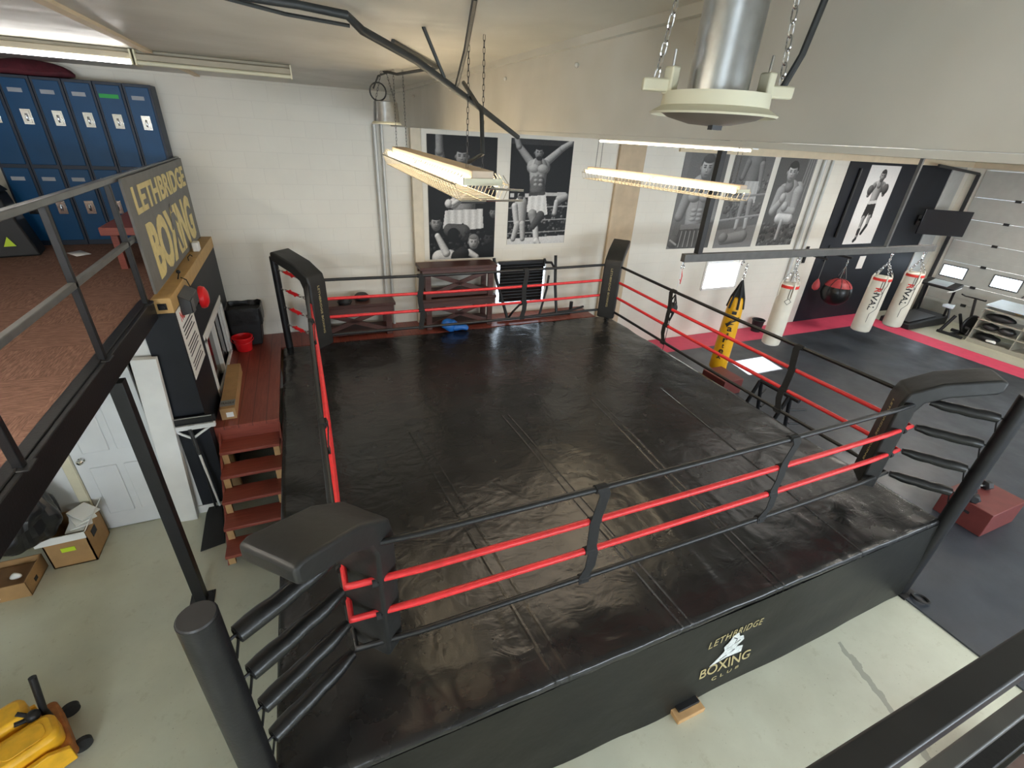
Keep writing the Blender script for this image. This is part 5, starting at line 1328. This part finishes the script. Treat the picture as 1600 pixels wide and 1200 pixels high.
p.grain(.03).build(8.145, 2.05, 'greyish poster of a standing boxer in white trunks, middle of the three', lift=.2)

p = boxer_close(11, .22)
p.poly([(.75, 0), (1, 0), (1, 1.64), (.85, 1.64)], .3)
for k in range(4): p.cap(.8+.06*k, 0, .008, .72+.09*k, .8, .008, .5, 0)
p.crowd(0, 1, 1.2, 1.64, 90, .12, .4, (.02, .06))
p.cap(.32, .6, .15, .7, .58, .17, .62).cap(.5, .62, .24, .52, 1.05, .2, .6)
p.cap(.74, .62, .14, .74, .98, .1, .62).cap(.74, .98, .1, .5, .96, .09, .64).cap(.26, .62, .13, .18, .95, .095, .58).cap(.18, .96, .095, .34, .78, .075, .62)
p.ell(.36, .72, .085, .1, .7).ell(.48, .88, .09, .1, .7)
p.cap(.42, .4, .09, .44, .5, .12, .5).head(.42, .25, .17, .72, .06, -.2)
p.cap(.4, 1.1, .1, .72, 1.12, .1, .82).cap(.52, 1.16, .05, .5, 1.5, .04, .7)
p.grain(.03).build(9.43, 2.06, 'greyish poster of a seated boxer with fists up, right of the three', lift=.2)

p = Print(1.13, 1.82, 130, .9, 13)
p.cap(.36, .42, .11, .6, .42, .11, .6).cap(.48, .42, .15, .48, .66, .12, .66)
p.cap(.49, .3, .05, .49, .38, .07, .6).head(.5, .2, .11, .65, .25, -.2)
p.cap(.34, .4, .06, .24, .58, .05, .5).ell(.25, .48, .09, .1, .38).cap(.66, .4, .06, .74, .56, .05, .5).ell(.74, .46, .1, .11, .35)
p.poly([(.34, .74), (.62, .72), (.66, 1.05), (.52, 1.06), (.5, .95), (.44, 1.08), (.3, 1.05)], .16).poly([(.34, .7), (.62, .68), (.62, .75), (.34, .77)], .8)
p.cap(.38, 1.06, .06, .38, 1.26, .045, .6).cap(.38, 1.28, .05, .38, 1.44, .045, .65).cap(.38, 1.5, .04, .34, 1.54, .04, .1).cap(.38, 1.32, .05, .38, 1.38, .045, .15)
p.cap(.57, 1.04, .06, .58, 1.2, .045, .6).cap(.58, 1.22, .045, .52, 1.34, .04, .15).cap(.52, 1.34, .04, .5, 1.38, .04, .1)
Print.yy = YF-.02
p.grain(.015).build(12.42, 2.01, 'white poster of a boxer in dark trunks on the black wall')

# ------------------------------------------------------------------ light
def area(name, loc, size, energy, col, rot):
    l = bpy.data.lights.new(name, 'AREA'); l.shape = 'RECTANGLE'; l.size, l.size_y = size; l.energy = energy; l.color = col
    o = bpy.data.objects.new(name, l); COL.objects.link(o); o.location = loc; o.rotation_euler = rot; return o
# daylight through the windows behind the viewer
for i, (x0, x1) in enumerate(BW):
    area('window_daylight', ((x0+x1)/2, YB+.02, 2.3), (x1-x0-.1, 2.1), [150, 150, 140, 130][i], (.85, .93, 1), (math.radians(90), 0, 0))
# garage door panes and the small window
sun = bpy.data.lights.new('sun', 'SUN'); sun.energy = 160; sun.angle = math.radians(.6); sun.color = (1, .96, .9)
so = bpy.data.objects.new('sun', sun); COL.objects.link(so); so.rotation_euler = V((-.16, -1, -.78)).to_track_quat('-Z', 'Y').to_euler()
# unseen fill lights added to brighten both bays, shaped as ceiling battens
def batten(x, y, z, L, energy, col, label, along='y'):
    t = thing('fill_batten', label, 'light', (x, y, z-.07), 'added fill battens over the gym')
    a = V((x, y, z-.03)); dv = V((0, 1, 0)) if along == 'y' else V((1, 0, 0))
    MB().bar(a-dv*L/2, a+dv*L/2, .14, .06).build('housing', M['bone'], t)
    MB().cyl(a-dv*(L/2-.03)+V((0, 0, -.05)), a+dv*(L/2-.03)+V((0, 0, -.05)), .018, seg=10).build('tube', M['tube_warm'], t)
    area('fill_light', (x, y, z-.11), (.14, L) if along == 'y' else (L, .14), energy, col, (0, 0, 0))
warm = (1, .86, .66)
def glare_panel(x0, x1, y0, y1, m, label):  # glowing panels added above the view to put glare on the ring canvas
    t = thing('glare_panel', label, 'light', ((x0+x1)/2, (y0+y1)/2, ZR-.05), 'added glare panels over the gym')
    f = MB()
    for p, q in (((x0, y0, ZR-.025), (x1, y0, ZR-.025)), ((x0, y1, ZR-.025), (x1, y1, ZR-.025))): f.bar(p, q, .05, .046)
    for x in (x0, x1): f.bar((x, y0, ZR-.025), (x, y1, ZR-.025), .05, .046)
    f.build('frame', M['white_paint'], t); MB().box(x0+.02, x1-.02, y0+.02, y1-.02, ZR-.03, ZR-.02).build('diffuser', m, t)
glare_panel(1.6, 4.0, 3.9, 5.7, emis('glare_warm', (1, .84, .64), 2.6), 'added unseen warm glare panel above the middle of the ring')
glare_panel(6.9, 9.6, 4.0, 6.0, emis('glare_cool', (1, .97, .9), 1.6), 'added unseen white glare panel above the bag rack')
batten(8.2, .6, ZR, 2.4, 50, (1, .95, .88), 'added unseen fill batten on the low ceiling over the rubber floor')
batten(13.0, 5.0, ZR, 2.4, 110, (1, .95, .88), 'added unseen fill batten on the low ceiling near the garage door')
batten(-2.6, 1.2, ZC, 2.4, 110, (1, .93, .82), 'added fill batten on the high ceiling over the mezzanine, out of view')

wd = bpy.data.worlds.new('world'); S.world = wd; wd.use_nodes = True
bg = wd.node_tree.nodes['Background']; bg.inputs['Color'].default_value = (.75, .87, 1, 1); bg.inputs['Strength'].default_value = 1.5
S.view_settings.view_transform = 'Standard'; S.view_settings.look = 'None'; S.view_settings.gamma = 1; S.view_settings.exposure = .18
S.view_settings.use_curve_mapping = False
S.cycles.max_bounces = 8; S.cycles.diffuse_bounces = 5; S.cycles.glossy_bounces = 4; S.cycles.caustics_reflective = False; S.cycles.caustics_refractive = False
S.cycles.sample_clamp_indirect = 6; S.cycles.use_denoising = True
